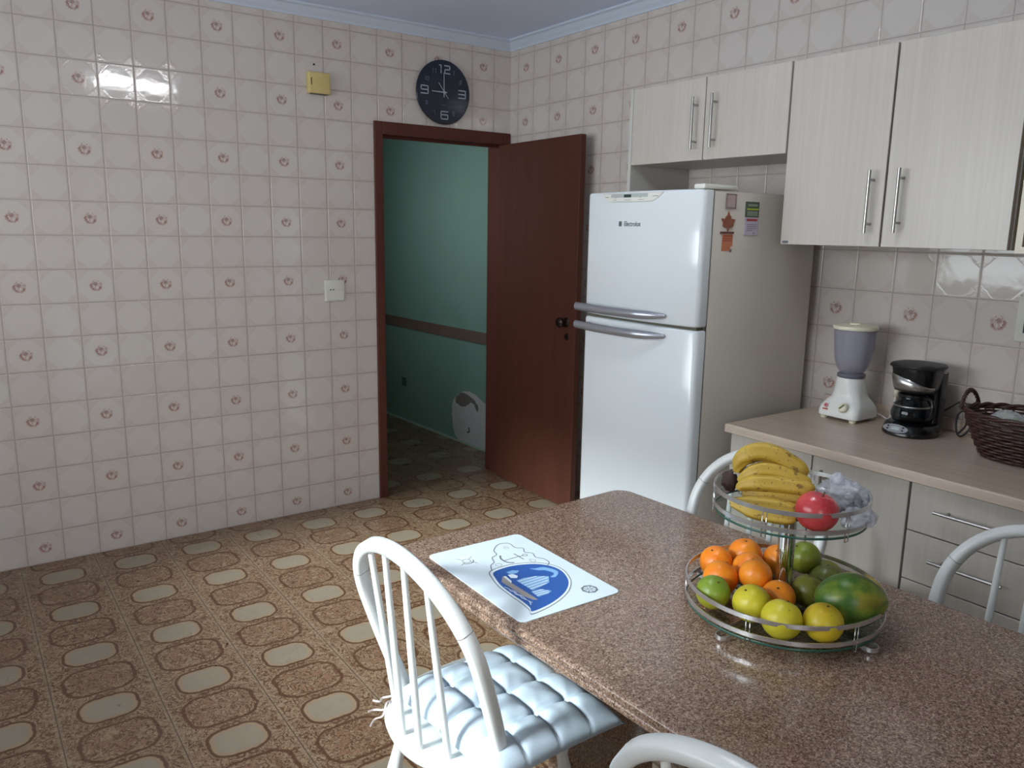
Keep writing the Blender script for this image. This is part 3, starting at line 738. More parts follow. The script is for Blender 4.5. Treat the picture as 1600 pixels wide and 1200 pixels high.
textmesh('brand_lettering', 'Electrolux', 0.0265, M['gray_print'], upd, (frontx(-1.84)-0.0012, -1.8505, 1.584), (0, -1, 0), (0, 0, 1), xs=0.80)
b = BM(); y = -1.777; X0 = frontx(-1.80)-0.0008
for (a0, a1, z0, z1) in ((0, 0.0036, 0, 0.019), (0.0052, 0.0088, 0, 0.019), (0.0104, 0.014, 0, 0.019), (0, 0.014, 0.0080, 0.0105)):
    box(b, X0-0.001, X0, y-a1, y-a0, 1.575+z0, 1.575+z1)
obj('brand_emblem', b, M['gray_print'], upd)
b = BM(); box(b, -0.705, -0.530, FY1-0.001, FY1+0.050, 1.7045, 1.722, 0.006, 2); obj('hinge_cover', b, M['fridge_trim'], fr, True, angle=40)
# magnets and stickers on the fridge side (side faces -y)
YS = FY1-0.0004
def sbox(bm, x0, x1, z0, z1, y0, y1): box(bm, x0, x1, YS-y1, YS-y0, z0, z1)
mg = thing('fridge_magnet', 'small square framed magnet at the top of the refrigerator side', 'magnet', (-0.567, YS, 1.667))
b = BM()
for x0, x1, z0, z1 in ((-0.027, 0.027, 0.021, 0.026), (-0.027, 0.027, -0.026, -0.021), (-0.027, -0.022, -0.021, 0.021), (0.022, 0.027, -0.021, 0.021)): box(b, x0, x1, -0.004, 0, z0, z1)
obj('frame', b, M['frame_gray'], mg)
b = BM(); box(b, -0.022, 0.022, -0.0025, 0, -0.021, 0.021); obj('picture', b, plain('pink_gray_card', (190, 168, 166), 0.5), mg)
mg = thing('fridge_magnet', 'brown leaf-shaped magnet with a small base bar on the refrigerator side', 'magnet', (-0.575, YS, 1.592))
leafp = [(0, 0.040), (0.006, 0.026), (0.014, 0.022), (0.012, 0.014), (0.036, 0.012), (0.027, 0.000), (0.026, -0.012), (0.014, -0.017), (0.004, -0.018), (0.002, -0.030), (-0.002, -0.030), (-0.004, -0.018), (-0.016, -0.016), (-0.027, -0.010), (-0.026, 0.002), (-0.036, 0.014), (-0.014, 0.014), (-0.014, 0.021), (-0.006, 0.026)]
b = BM(); prism(b, leafp, 0, -0.004, lambda a, c, h: (a, h, c)); fixn(b); obj('leaf', b, M['leafp'], mg)
b = BM(); box(b, -0.038, 0.033, -0.004, 0, -0.038, -0.031); obj('base_bar', b, plain('magnet_maroon', (110, 56, 50), 0.5), mg)
st = thing('paper_sticker', 'faded orange paper sticker below the leaf magnet on the refrigerator', 'sticker', (-0.572, YS, 1.530))
b = BM(); box(b, -0.028, 0.028, -0.001, 0, -0.020, 0.022); box(b, -0.028, 0.018, -0.0012, 0, -0.036, -0.020); obj('paper', b, M['orangep'], st)
b = BM()
for z in (0.016, 0.008, 0.0): box(b, -0.024, 0.024, -0.0018, -0.001, z-0.002, z+0.002)
obj('printed_lines', b, plain('rust_print', (170, 84, 60), 0.5), st)
b = BM(); box(b, 0.016, 0.024, -0.002, 0, -0.040, -0.030); obj('dark_corner', b, M['gray_print'], st)
mg = thing('fridge_magnet', 'green and white calendar magnet on the refrigerator side', 'magnet', (-0.448, YS, 1.612))
b = BM(); box(b, -0.037, 0.037, -0.003, 0, 0.002, 0.056); obj('green_header', b, M['greenp'], mg)
b = BM(); box(b, -0.030, 0.034, -0.0036, -0.003, 0.027, 0.033); obj('lime_band', b, M['limep'], mg)
b = BM()
for i in range(6): box(b, -0.028+i*0.010, -0.021+i*0.010, -0.0036, -0.003, 0.006, 0.023)
box(b, -0.026, 0.026, -0.0036, -0.003, 0.040, 0.048)
obj('printed_columns', b, plain('sage_print', (140, 152, 136), 0.5), mg)
b = BM(); box(b, -0.039, 0.037, -0.0025, 0, -0.062, 0.001); obj('white_sheet', b, M['lilacp'], mg)
b = BM(); box(b, -0.028, 0.030, -0.0032, -0.0025, -0.012, -0.004); obj('red_title', b, M['red'], mg)
b = BM()
for z in (-0.024, -0.031, -0.038, -0.045): box(b, -0.026, 0.030 if z > -0.04 else 0.005, -0.0031, -0.0025, z-0.0012, z+0.0012)
box(b, 0.010, 0.018, -0.0031, -0.0025, -0.058, -0.054)
obj('printed_lines', b, plain('lilac_print', (150, 140, 160), 0.5), mg)

# ------------------------------------------------------------------ granite table
TZ = 0.76; TA = math.radians(2.6)
WX = Vector((cos(TA), sin(TA), 0)); LY = Vector((sin(TA), -cos(TA), 0))
TW, TL = 0.833, 1.75
corner = Vector((-1.996, -2.344, 0))
tc = corner+WX*(TW/2)+LY*(TL/2)
tb = thing('dining_table', 'brown speckled granite dining table with a rounded double edge', 'table', (tc.x, tc.y, 0), TA)
b = BM()
lv = []
for k in range(9):
    a = pi*k/8; lv.append((0.011*(1-sin(a)), -0.022*(0.5-0.5*cos(a))))
lv2 = [(0.006+0.010*(1-sin(pi*k/8)), -0.0225-0.022*(0.5-0.5*cos(pi*k/8))) for k in range(9)]
allv = [(0.013, 0.0)]+lv+lv2
loft(b, [[(x, y, TZ+z) for x, y in rrect(TW/2-i, TL/2-i, 0.055-i, 8)] for i, z in allv]); fixn(b)
obj('tabletop', b, M['granite'], tb, True, angle=50)
for yy in (-0.50, 0.50):
    b = BM(); loft(b, [[(x, y+yy, z) for x, y in rrect(hx, hy, 0.02, 4)] for hx, hy, z in ((0.22, 0.06, 0), (0.22, 0.06, 0.04), (0.17, 0.035, 0.07), (0.17, 0.035, 0.66), (0.22, 0.05, 0.7155))]); fixn(b)
    obj('leg', b, M['granite'], tb)

# ------------------------------------------------------------------ chairs
ZB = 0.455; LEAN, WB, WM, HH, HS = 0.316, 0.183, 0.211, 0.478, 0.272
def hp(u, v): return Vector((-v*sin(LEAN), u, ZB+v*cos(LEAN)))
def make_chair(label, loc, rz):
    c = thing('dining_chair', label, 'chair', loc, rz, None)
    # seat
    pts = [(0.300, 0.0), (0.296, 0.09), (0.272, 0.160), (0.215, 0.203), (0.120, 0.212), (0.03, 0.205), (-0.045, 0.175), (-0.105, 0.11), (-0.130, 0.0)]
    full = pts+[(x, -y) for x, y in reversed(pts[1:-1])]
    out = [(p.x, p.y) for p in spline([(x, y, 0) for x, y in full], 5, True)]
    cx = 0.09
    b = BM()
    def ring(s, z, dip=0): return [(cx+(x-cx)*s, y*s, z-dip) for x, y in out]
    loft(b, [ring(0.93, ZB-0.034), ring(0.98, ZB-0.026), ring(1.0, ZB-0.012), ring(0.985, ZB-0.003), ring(0.95, ZB), ring(0.80, ZB-0.003), ring(0.5, ZB-0.008), ring(0.2, ZB-0.010)]); fixn(b)
    obj('seat', b, M['chair'], c, True, angle=60)
    # bent hoop
    path = []
    for k in range(17):
        t = k/16; path.append((WB+(WM-WB)*sin(t*pi/2), -0.02+(HS+0.02)*t))
    for k in range(1, 17):
        t = k/16*pi/2; path.append((WM*cos(t), HS+(HH-HS)*sin(t)))
    P = [hp(-u, v) for u, v in path]+[hp(u, v) for u, v in reversed(path[:-1])]
    a_, b_ = 0.0135, 0.016; e = 0.005
    sec = [(a_, b_-e), (a_-e, b_), (-a_+e, b_), (-a_, b_-e), (-a_, -b_+e), (-a_+e, -b_), (a_-e, -b_), (a_, -b_+e)]
    nrm = (cos(LEAN), 0, sin(LEAN))
    b = BM(); tube(b, P, 1.0, sec=sec, up=nrm); fixn(b)
    hoop = obj('back_hoop', b, M['chair'], c, True, angle=50)
    sc2 = [(x*1.03, y*1.03) for x, y in sec]
    for k in (20, len(P)-21):
        d = (P[k+1]-P[k]).normalized()*0.0006
        b = BM(); tube(b, [P[k]-d, P[k]+d], 1.0, sec=sc2, up=nrm); fixn(b); obj('joint_line', b, M['crack'], hoop)
    for k in (-1.5, -0.5, 0.5, 1.5):
        u = k*0.070
        v = HS+(HH-HS)*math.sqrt(1-(u/WM)**2)-0.010
        top = hp(u, v); bot = Vector((-0.075 if abs(k) > 1 else -0.105, k*0.065, ZB-0.012))
        b = BM(); tube(b, [bot.lerp(top, t) for t in (0, 0.3, 0.6, 1)], [0.0078, 0.0086, 0.0082, 0.0068], 12); fixn(b)
        obj('spindle', b, M['chair'], c, True, angle=60)
    LG = []
    for sx in (0.215, -0.035):
        for sy in (-1, 1):
            t0 = Vector((sx, sy*0.125, ZB-0.025)); t1 = Vector((sx+(0.055 if sx > 0 else -0.065), sy*0.185, 0.0)); LG.append((t0, t1))
            b = BM(); tube(b, [t0.lerp(t1, q) for q in (0, 0.08, 0.16, 0.2, 0.35, 0.5, 0.62, 0.66, 0.7, 1)], [0.012, 0.014, 0.018, 0.014, 0.018, 0.021, 0.019, 0.014, 0.018, 0.011], 14); fixn(b)
            obj('leg', b, M['chair'], c, True, angle=60)
    m = []
    for a, d in ((0, 2), (1, 3)):
        p, q = LG[a][0].lerp(LG[a][1], 0.6), LG[d][0].lerp(LG[d][1], 0.6); m.append(p.lerp(q, 0.5))
        b = BM(); tube(b, [p.lerp(q, t) for t in (0, 0.25, 0.5, 0.75, 1)], [0.008, 0.011, 0.014, 0.011, 0.008], 10); fixn(b); obj('stretcher', b, M['chair'], c, True)
    b = BM(); tube(b, [m[0].lerp(m[1], t) for t in (0, 0.25, 0.5, 0.75, 1)], [0.008, 0.010, 0.013, 0.010, 0.008], 10); fixn(b); obj('stretcher', b, M['chair'], c, True)
    return c
def copy_tree(o, parent=None):
    c = o.copy(); COL.objects.link(c); c.parent = parent
    for ch in list(o.children): copy_tree(ch, c)
    return c
GC = 'white spindle-back chairs around the granite table'
ch0 = make_chair('white spindle-back wooden chair holding a pale blue tufted cushion, left of the placemat', (-2.012, -2.670, 0), 0.098); ch0['group'] = GC
for lab, loc, rz in (('white spindle-back chair of which only the hoop top shows at the bottom edge', (-1.975, -3.502, 0), 0.169),
                     ('white spindle-back chair behind the fruit stand and bananas', (-1.042, -2.669, 0), 3.261),
                     ('white spindle-back chair in front of the drawers at the right edge', (-1.042, -3.408, 0), 3.070)):
    c = copy_tree(ch0); c.location = loc; c.rotation_euler = (0, 0, rz); c['label'] = lab

# ------------------------------------------------------------------ cushion
cu = thing('seat_cushion', 'pale blue tufted seat cushion with tie ribbons on the left chair', 'cushion', (-1.885, -2.712, 0.456), 0.04)
b = BM(); N = 64; HX, HY = 0.180, 0.203
def cz(u, v):
    e = (1-abs(u)**5)*(1-abs(v)**5); e = max(0, e)**0.5
    gu, gv = (u+1)*2.0, (v+1)*2.0
    pu, pv = abs(sin(pi*gu)), abs(sin(pi*gv))
    # crease depth peaks at the tufts
    cu_, cv_ = 1-pu**0.42, 1-pv**0.42
    inner = (1-min(1, abs(u)/1.05)**6)*(1-min(1, abs(v)/1.05)**6)
    dip = (0.55*max(cu_, cv_)+0.75*cu_*cv_)*inner
    return 0.006+0.060*e*(1-0.62*min(1, dip))
top = [[None]*(N+1) for _ in range(N+1)]; bot = [[None]*(N+1) for _ in range(N+1)]
for i in range(N+1):
    for j in range(N+1):
        u, v = -1+2*i/N, -1+2*j/N
        sc = 1-0.035*(1-abs(u)**2)*abs(v)**4-0.0; sd = 1-0.035*(1-abs(v)**2)*abs(u)**4
        x, y = u*HX*sd, v*HY*sc
        x += 0.002*mnoise.noise(Vector((u*3, v*3, 1)))
        wr = 0.0022*mnoise.noise(Vector((u*6, v*6, 4)))*(1-max(abs(u), abs(v))**6)
        top[i][j] = b.verts.new((x, y, cz(u, v)+0.004+wr))
        edge = max(abs(u), abs(v)) >= 0.999
        bot[i][j] = top[i][j] if edge else b.verts.new((x, y, 0.0015+0.006*max(abs(u), abs(v))**8))
for i in range(N):
    for j in range(N):
        b.faces.new((top[i][j], top[i+1][j], top[i+1][j+1], top[i][j+1]))
        q = (bot[i][j], bot[i][j+1], bot[i+1][j+1], bot[i+1][j])
        if len(set(q)) == 4:
            try: b.faces.new(q)
            except ValueError: pass
fixn(b); obj('tufted_pad', b, M['cushion'], cu, True)
for i in (-0.5, 0.0, 0.5):
    for j in (-0.5, 0.0, 0.5):
        b = BM(); sphere(b, (i*HX, j*HY, cz(i, j)+0.004), 0.006, 2, (1, 1, 0.5)); obj('tuft_button', b, M['cushion'], cu, True)
for sy, seed in ((1, 3), (-1, 5)):
    rnd = random.Random(seed)
    for k in range(3):
        p = Vector((-HX+0.006, sy*(HY-0.02), 0.012)); pts = [p]
        for q in range(5):
            p = p+Vector((-0.012-0.006*rnd.random(), rnd.uniform(-0.016, 0.016), rnd.uniform(-0.016, 0.012)-0.004*k)); pts.append(p)
        b = BM(); tube(b, spline(pts, 4), 1.0, sec=[(0.0022, 0.0005), (-0.0022, 0.0005), (-0.0022, -0.0005), (0.0022, -0.0005)]); fixn(b); obj('tie_ribbon', b, M['lace'], cu)

# ------------------------------------------------------------------ placemat
pm_o = Vector((-1.81225, -2.654, TZ+0.0006)); pa = math.atan2(-0.99983, -0.01842)
pm = thing('placemat', 'white nautical placemat with a blue sailing ship shield on the table', 'placemat', tuple(pm_o), pa)
b = BM(); loft(b, [[(x, y, z) for x, y in rrect(0.2045-i, 0.137-i, 0.017-i, 6)] for i, z in ((0.0, 0.0), (0.0, 0.0016), (0.0006, 0.0020))]); fixn(b); obj('mat_sheet', b, M['mat'], pm)
PZ = 0.0020
def flat(name, pts, layer, mat, smooth=4, parent=None, closed=True):
    P2 = [(p.x, p.y) for p in spline([(a, c, 0) for a, c in pts], smooth, True)] if smooth else pts
    bm = BM(); prism(bm, P2, PZ+0.0002*layer, PZ+0.0002*layer+0.0002); fixn(bm); bmesh.ops.triangulate(bm, faces=[f for f in bm.faces if len(f.verts) > 4]); return obj(name, bm, mat, parent or pm)
def stroke(name, pts, w, layer, mat, closed=False, smooth=5, parent=None):
    P3 = spline([(a, c, PZ+0.0002*layer+0.0001) for a, c in pts], smooth, closed) if smooth else [Vector((a, c, PZ+0.0002*layer+0.0001)) for a, c in pts]
    w *= 1.5; bm = BM(); tube(bm, P3, 1.0, sec=[(w/2, 0.0001), (-w/2, 0.0001), (-w/2, -0.0001), (w/2, -0.0001)], up=(0, 0, 1), closed=closed); fixn(bm)
    return obj(name, bm, mat, parent or pm)
shield = [(-0.032, -0.0523), (-0.0397, -0.0165), (-0.0363, 0.0186), (-0.0191, 0.0589), (0.0105, 0.0835), (0.0434, 0.0891), (0.0796, 0.0787), (0.1089, 0.0613), (0.1364, 0.0318), (0.1571, -0.0059), (0.1709, -0.0476), (0.1757, -0.0885), (0.1586, -0.0828), (0.1255, -0.0795), (0.0855, -0.0792), (0.0384, -0.0761), (-0.0038, -0.0658)]
cen = (0.07, 0.0)
def grow(pts, s): return [(cen[0]+(a-cen[0])*s, cen[1]+(c-cen[1])*s) for a, c in pts]
flat('shield_outline', grow(shield, 1.10), 0, M['mat_gray'], 5); flat('shield_margin', grow(shield, 1.07), 1, M['mat_plain'], 5)
sh = flat('printed_shield', shield, 2, M['mat_blue'], 5)
stroke('cloud_outline', [(-0.0401, -0.0515), (-0.0693, -0.036), (-0.0807, -0.0192), (-0.1059, -0.0087), (-0.1162, 0.0111), (-0.1404, 0.0187), (-0.1638, 0.0422), (-0.1692, 0.0611), (-0.1575, 0.0774), (-0.1284, 0.0759), (-0.1147, 0.0902), (-0.0925, 0.0796), (-0.0757, 0.0919), (-0.0516, 0.0843), (-0.0328, 0.0957), (-0.0097, 0.0941), (0.0035, 0.0793)], 0.0016, 1, M['mat_gray'])
flat('ship_hull', [(-0.0032, -0.0458), (0.0349, -0.0491), (0.0900, -0.0475), (0.1389, -0.0462), (0.134, -0.0553), (0.1112, -0.0627), (0.0332, -0.0651), (0.0212, -0.0654)], 3, M['mat_hull'], 0)
flat('hull_stripe', [(-0.0002, -0.0458), (0.0007, -0.0397), (0.0308, -0.0432), (0.0389, -0.05)], 4, M['mat_plain'], 0)
for nme, pl in (('sail', [(0.0336, -0.0321), (0.0312, -0.0102), (0.0377, 0.0179), (0.0435, 0.0281), (0.0542, 0.0453), (0.0825, 0.0258), (0.089, -0.0011), (0.0946, -0.03)]),
                ('sail', [(0.0977, -0.036), (0.0982, -0.0109), (0.1199, 0.0045), (0.1262, -0.0094), (0.1277, -0.0384)]),
                ('sail', [(-0.0165, -0.0271), (-0.0178, -0.0091), (-0.0081, 0.0041), (0.0001, -0.0067), (-0.0016, -0.0238)])):
    flat(nme, pl, 3, M['mat_pale'], 0)
flat('sail', [(-0.0024, -0.0318), (0.0013, -0.0187), (0.0153, -0.0155), (0.0234, -0.0233), (0.0157, -0.0355)], 4, M['mat_plain'], 0)
for a, c in (((0.040, -0.031), (0.040, 0.020)), ((0.052, -0.031), (0.050, 0.036)), ((0.064, -0.031), (0.060, 0.039)), ((0.076, -0.031), (0.072, 0.030)), ((0.087, -0.031), (0.083, 0.018)), ((0.103, -0.036), (0.105, -0.007)), ((0.112, -0.037), (0.115, 0.000)), ((0.121, -0.037), (0.123, -0.006))):
    stroke('sail_seam', [a, c], 0.0018, 5, M['mat_plain'], False, 0)
flat('fish', [(-0.0046, 0.0322), (0.0022, 0.0433), (0.0058, 0.0634), (0.0216, 0.0747), (0.0466, 0.0791), (0.066, 0.0565), (0.0592, 0.0463), (0.054, 0.060), (0.043, 0.066), (0.0221, 0.0577), (0.0144, 0.0445)], 3, M['mat_pale'], 3)
stroke('wave_line', [(0.0464, -0.0739), (0.0603, -0.0705), (0.0703, -0.0735), (0.0803, -0.0700), (0.0903, -0.0731), (0.1033, -0.0690), (0.1133, -0.0717), (0.1333, -0.0673), (0.1500, -0.0739)], 0.0012, 3, M['mat_plain'])
stroke('wave_line', [(0.0664, -0.0699), (0.0803, -0.0665), (0.0903, -0.0695), (0.1033, -0.0655), (0.1233, -0.0680), (0.1433, -0.0650)], 0.001, 3, M['mat_plain'])
stroke('anchor', [(-0.1063, 0.0155), (-0.0911, 0.0069), (-0.0711, 0.0059), (-0.0590, 0.0120), (-0.0533, 0.0213)], 0.0030, 1, M['mat_gray'])
stroke('anchor_shank', [(-0.0752, 0.0079), (-0.0778, 0.0428), (-0.0763, 0.0629)], 0.0016, 1, M['mat_gray'])
stroke('anchor_stock', [(-0.098, 0.0505), (-0.057, 0.0522)], 0.0020, 1, M['mat_gray'])
stroke('anchor_ring', [(-0.0763+0.006*cos(a), 0.069+0.006*sin(a)) for a in [k*pi/5 for k in range(10)]], 0.0014, 1, M['mat_gray'], True)
def circ(cx, cy, r, n=20): return [(cx+r*cos(2*pi*k/n), cy+r*sin(2*pi*k/n)) for k in range(n)]
stroke('ship_wheel', circ(0.1575, 0.0832, 0.0165), 0.0026, 1, M['mat_gray'], True, 2)
for k in range(8):
    a = k*pi/4; stroke('wheel_spoke', [(0.1575+0.003*cos(a), 0.0832+0.003*sin(a)), (0.1575+0.021*cos(a), 0.0832+0.021*sin(a))], 0.0012, 1, M['mat_gray'], False, 0)
flat('compass_disc', circ(-0.1227, -0.072, 0.030, 24), 0, M['mat_plain'], 0)
stroke('compass_ring', circ(-0.1227, -0.072, 0.010, 16), 0.0010, 1, M['mat_gray'], True, 2)
stroke('compass_arc', [(-0.1227+0.017*cos(a), -0.072+0.017*sin(a)) for a in [math.radians(x) for x in range(-60, 100, 16)]], 0.0018, 1, M['mat_gray'])
for k in range(4):
    a = k*pi/2+0.6; stroke('compass_ray', [(-0.1227+0.012*cos(a), -0.072+0.012*sin(a)), (-0.1227+0.029*cos(a), -0.072+0.029*sin(a))], 0.0011, 1, M['mat_gray'], False, 0)
stroke('small_shell', circ(-0.062, -0.018, 0.008, 12), 0.0009, 1, M['mat_hull'], True, 2); stroke('small_shell', circ(-0.140, 0.056, 0.006, 12), 0.0009, 1, M['mat_hull'], True, 2)
stroke('small_shell', [(-0.050, 0.064), (-0.040, 0.074), (-0.030, 0.066), (-0.036, 0.060), (-0.050, 0.064)], 0.0009, 1, M['mat_hull'])

# ------------------------------------------------------------------ fruit stand
SX, SY = -1.450, -3.115
fs = thing('fruit_stand', 'two-tier chrome and glass fruit stand on the granite table', 'fruit stand', (SX, SY, TZ))
Z1g, Z1b, Z1t, R1 = 0.779-TZ, 0.790-TZ, 0.825-TZ, 0.203
Z2g, Z2b, Z2t, R2 = 0.986-TZ, 0.997-TZ, 1.032-TZ, 0.156
def ringpath(r, z, n=72): return [(r*cos(2*pi*k/n), r*sin(2*pi*k/n), z) for k in range(n)]
def tier(R, zg, zb, zt, nm):
    b = BM(); lathe(b, [(0.001, zg-0.005), (R-0.004, zg-0.005), (R-0.004, zg), (0.001, zg)], n=72); fixn(b)
    gl = obj('glass_shelf', b, M['glass'], fs)
    b = BM(); loft(b, [[(r*cos(2*pi*i/72), r*sin(2*pi*i/72), z) for i in range(72)] for r, z in ((R-0.0038, zg-0.005), (R-0.0026, zg-0.0045), (R-0.0026, zg-0.0005), (R-0.0038, zg))], False, False); fixn(b)
    obj('green_glass_rim', b, M['glass_edge'], gl, True)
    for z in (zb, zt):
        b = BM(); tube(b, ringpath(R, z), 1.0, closed=True, sec=[(0.0012, 0.0045), (-0.0012, 0.0045), (-0.0012, -0.0045), (0.0012, -0.0045)], up=(0, 0, 1)); fixn(b)
        obj('rail', b, M['rail_metal'], fs, True, angle=40)
    for k in range(6):
        a = math.radians(18+60*k); d = Vector((cos(a), sin(a), 0)); s = Vector((-sin(a), cos(a), 0))*0.004
        p = d*R
        pts = [p+s+Vector((0, 0, zt)), p+s+Vector((0, 0, zb)), p+s+Vector((0, 0, zg-0.010)), p*0.97+Vector((0, 0, zg-0.013)), p-s+Vector((0, 0, zg-0.010)), p-s+Vector((0, 0, zb)), p-s+Vector((0, 0, zt))]
        b = BM(); tube(b, pts, 0.0012, 6); fixn(b); obj('wire_clip', b, M['chrome'], fs, True)
tier(R1, Z1g, Z1b, Z1t, 'lower'); tier(R2, Z2g, Z2b, Z2t, 'upper')
b = BM(); lathe(b, [(0.030, Z1g+0.0005), (0.030, Z1g+0.004), (0.0175, Z1g+0.006), (0.0175, Z2g-0.010), (0.026, Z2g-0.007), (0.026, Z2g-0.0055)], n=32); fixn(b); obj('pole', b, M['chrome'], fs, True, angle=30)
b = BM(); lathe(b, [(0.020, Z2g+0.0005), (0.020, Z2g+0.004), (0.006, Z2g+0.007)], n=24); fixn(b); obj('top_nut', b, M['chrome'], fs, True, angle=30)
for deg in (184, 270, 4, 94):
    a = math.radians(deg); d = Vector((cos(a), sin(a), 0)); s = Vector((-sin(a), cos(a), 0))
    pts = [d*0.04+s*0.013+Vector((0, 0, 0.009)), d*0.19+s*0.013+Vector((0, 0, 0.009))]+[d*(0.208+0.013*cos(t))+s*0.013*sin(t)+Vector((0, 0, 0.009)) for t in [pi/2-pi*k/8 for k in range(9)]]+[d*0.19-s*0.013+Vector((0, 0, 0.009)), d*0.04-s*0.013+Vector((0, 0, 0.009))]
    b = BM(); tube(b, pts, 1.0, sec=[(0.001, 0.0045), (-0.001, 0.0045), (-0.001, -0.0045), (0.001, -0.0045)], up=(0, 0, 1))
    fixn(b)
    f = obj('foot', b, M['rail_metal'], fs)
    b = BM(); q = d*0.212; lathe(b, [(0.004, 0.0002), (0.006, 0.002), (0.006, 0.006), (0.003, 0.009)], (q.x, q.y, 0), 12); fixn(b); obj('foot_knob', b, M['chrome'], f, True)

# ------------------------------------------------------------------ fruit
FR = [('O1', (-1.4718, -2.9505), 0.0370), ('O2', (-1.3863, -2.9638), 0.0389), ('O3', (-1.3368, -3.0201), 0.0353), ('O4', (-1.4403, -3.0190), 0.0375), ('O5', (-1.5323, -3.0153), 0.0379),
      ('O6', (-1.4893, -3.0730), 0.0351), ('O7', (-1.4988, -3.1399), 0.0347), ('G1', (-1.5976, -3.0509), 0.0357), ('Y1', (-1.5759, -3.1328), 0.0386), ('Y2', (-1.5847, -3.2111), 0.0395),
      ('Y3', (-1.5259, -3.2633), 0.0385), ('G2', (-1.3362, -3.0866), 0.0362), ('G3', (-1.3496, -3.1535), 0.0368), ('G4', (-1.4218, -3.1578), 0.0348)]
LAB = {'O1': ('orange', 'orange', 'leftmost orange of the cluster, at the back left of the lower tray', 'orange'),
       'O2': ('orange', 'orange', 'orange at the back of the lower tray, topmost of the oranges in the photo', 'orange'),
       'O3': ('orange', 'orange', 'orange half hidden behind the chrome pole of the fruit stand', 'orange'),
       'O4': ('orange', 'orange', 'orange in the middle of the orange cluster, just in front of the rearmost one', 'orange'),
       'O5': ('orange', 'orange', 'orange directly behind the lime green citrus on the left of the lower tray', 'orange'),
       'O6': ('orange', 'orange', 'orange raised a little in the cluster, left of the chrome pole', 'orange'),
       'O7': ('orange', 'orange', 'orange peeking out between the yellow citrus and the chrome pole base', 'orange'),
       'G1': ('citrus_fruit', 'fruit', 'lime green citrus at the left end of the lower tray', 'green_orange'),
       'Y1': ('citrus_fruit', 'fruit', 'yellow green citrus in front of the oranges, leftmost yellow one', 'yellow_orange'),
       'Y2': ('citrus_fruit', 'fruit', 'yellow green citrus at the front rail, middle of the three yellow ones', 'yellow_orange'),
       'Y3': ('citrus_fruit', 'fruit', 'dark spotted yellow citrus at the front rail beside the papaya', 'yellow_spot'),
       'G2': ('citrus_fruit', 'fruit', 'smooth green citrus right behind the chrome pole', 'green_lime'),
       'G3': ('citrus_fruit', 'fruit', 'dark olive citrus below the smooth green one', 'dark_olive'),
       'G4': ('citrus_fruit', 'fruit', 'olive green blemished citrus just right of the chrome pole', 'olive')}
def orb(key, c, r, z):
    nm, cat, lab, mt = LAB[key]
    t = thing(nm, lab, cat, (c[0], c[1], z), random.uniform(0, 6), 'oranges on the lower tray' if nm == 'orange' else 'green and yellow citrus on the lower tray')
    b = BM(); bmesh.ops.create_uvsphere(b, u_segments=40, v_segments=24, radius=r)
    tilt = Matrix.Rotation(random.uniform(-0.6, 0.6), 3, 'X') @ Matrix.Rotation(random.uniform(-0.6, 0.6), 3, 'Y')
    for v in b.verts:
        d = v.co.normalized(); k = 1.0-0.05*max(0, d.z-0.9)/0.1-0.02*d.z**2+0.012*mnoise.noise(d*2.5+Vector((r*900, 0, 0)))
        v.co = tilt @ (d*r*k)
    obj('peel', b, M[mt], t, True)
    b = BM(); p = tilt @ Vector((0, 0, r*0.935)); sphere(b, p, 0.0028, 2, (1, 1, 0.6)); obj('stem_scar', b, M['stem'], t, True)
ZT = 0.7795
for key, c, r in FR:
    orb(key, c, r, (ZT+r) if key not in ('O6', 'G2') else (0.8355 if key == 'O6' else 0.8440))
def ellips(name, lab, cat, c, ax, rz, ry, mat, tip=0.0, group=None):
    t = thing(name, lab, cat, c, rz, group)
    t.rotation_euler = (0, ry, rz)
    b = BM(); bmesh.ops.create_uvsphere(b, u_segments=36, v_segments=28, radius=1)
    for v in b.verts:
        z = v.co.z; k = 1+0.010*cos(5*math.atan2(v.co.y, v.co.x))
        s = 1-tip*max(0, z)**2
        v.co = Vector((z*ax[0], v.co.x*ax[1]*k*s, v.co.y*ax[1]*k*s))
    fixn(b)
    obj('skin', b, mat, t, True)
    b = BM(); tube(b, [(-ax[0]*0.985, 0, 0), (-ax[0]-0.003, 0, 0)], [0.006 if ax[0] > 0.05 else 0.003, 0.004 if ax[0] > 0.05 else 0.002], 10); obj('stem_end', b, M['stem'], t, True)
    return t
ellips('papaya', 'large green papaya with yellow patches at the right of the lower tray', 'fruit', (-1.4270, -3.2580, 0.8350), (0.070, 0.0545), math.radians(-48), -0.10, M['papaya'], 0.25)
ellips('oval_fruit', 'oval olive green fruit behind the papaya beside the green citrus', 'fruit', (-1.2860, -3.1080, ZT+0.0265), (0.038, 0.0262), math.radians(-50), 0.0, M['olive'], 0.2)
ellips('oval_fruit', 'oval yellow green fruit mostly hidden behind the papaya', 'fruit', (-1.2900, -3.1780, ZT+0.0250), (0.034, 0.0245), math.radians(-60), 0.0, M['yellow_spot'], 0.2)

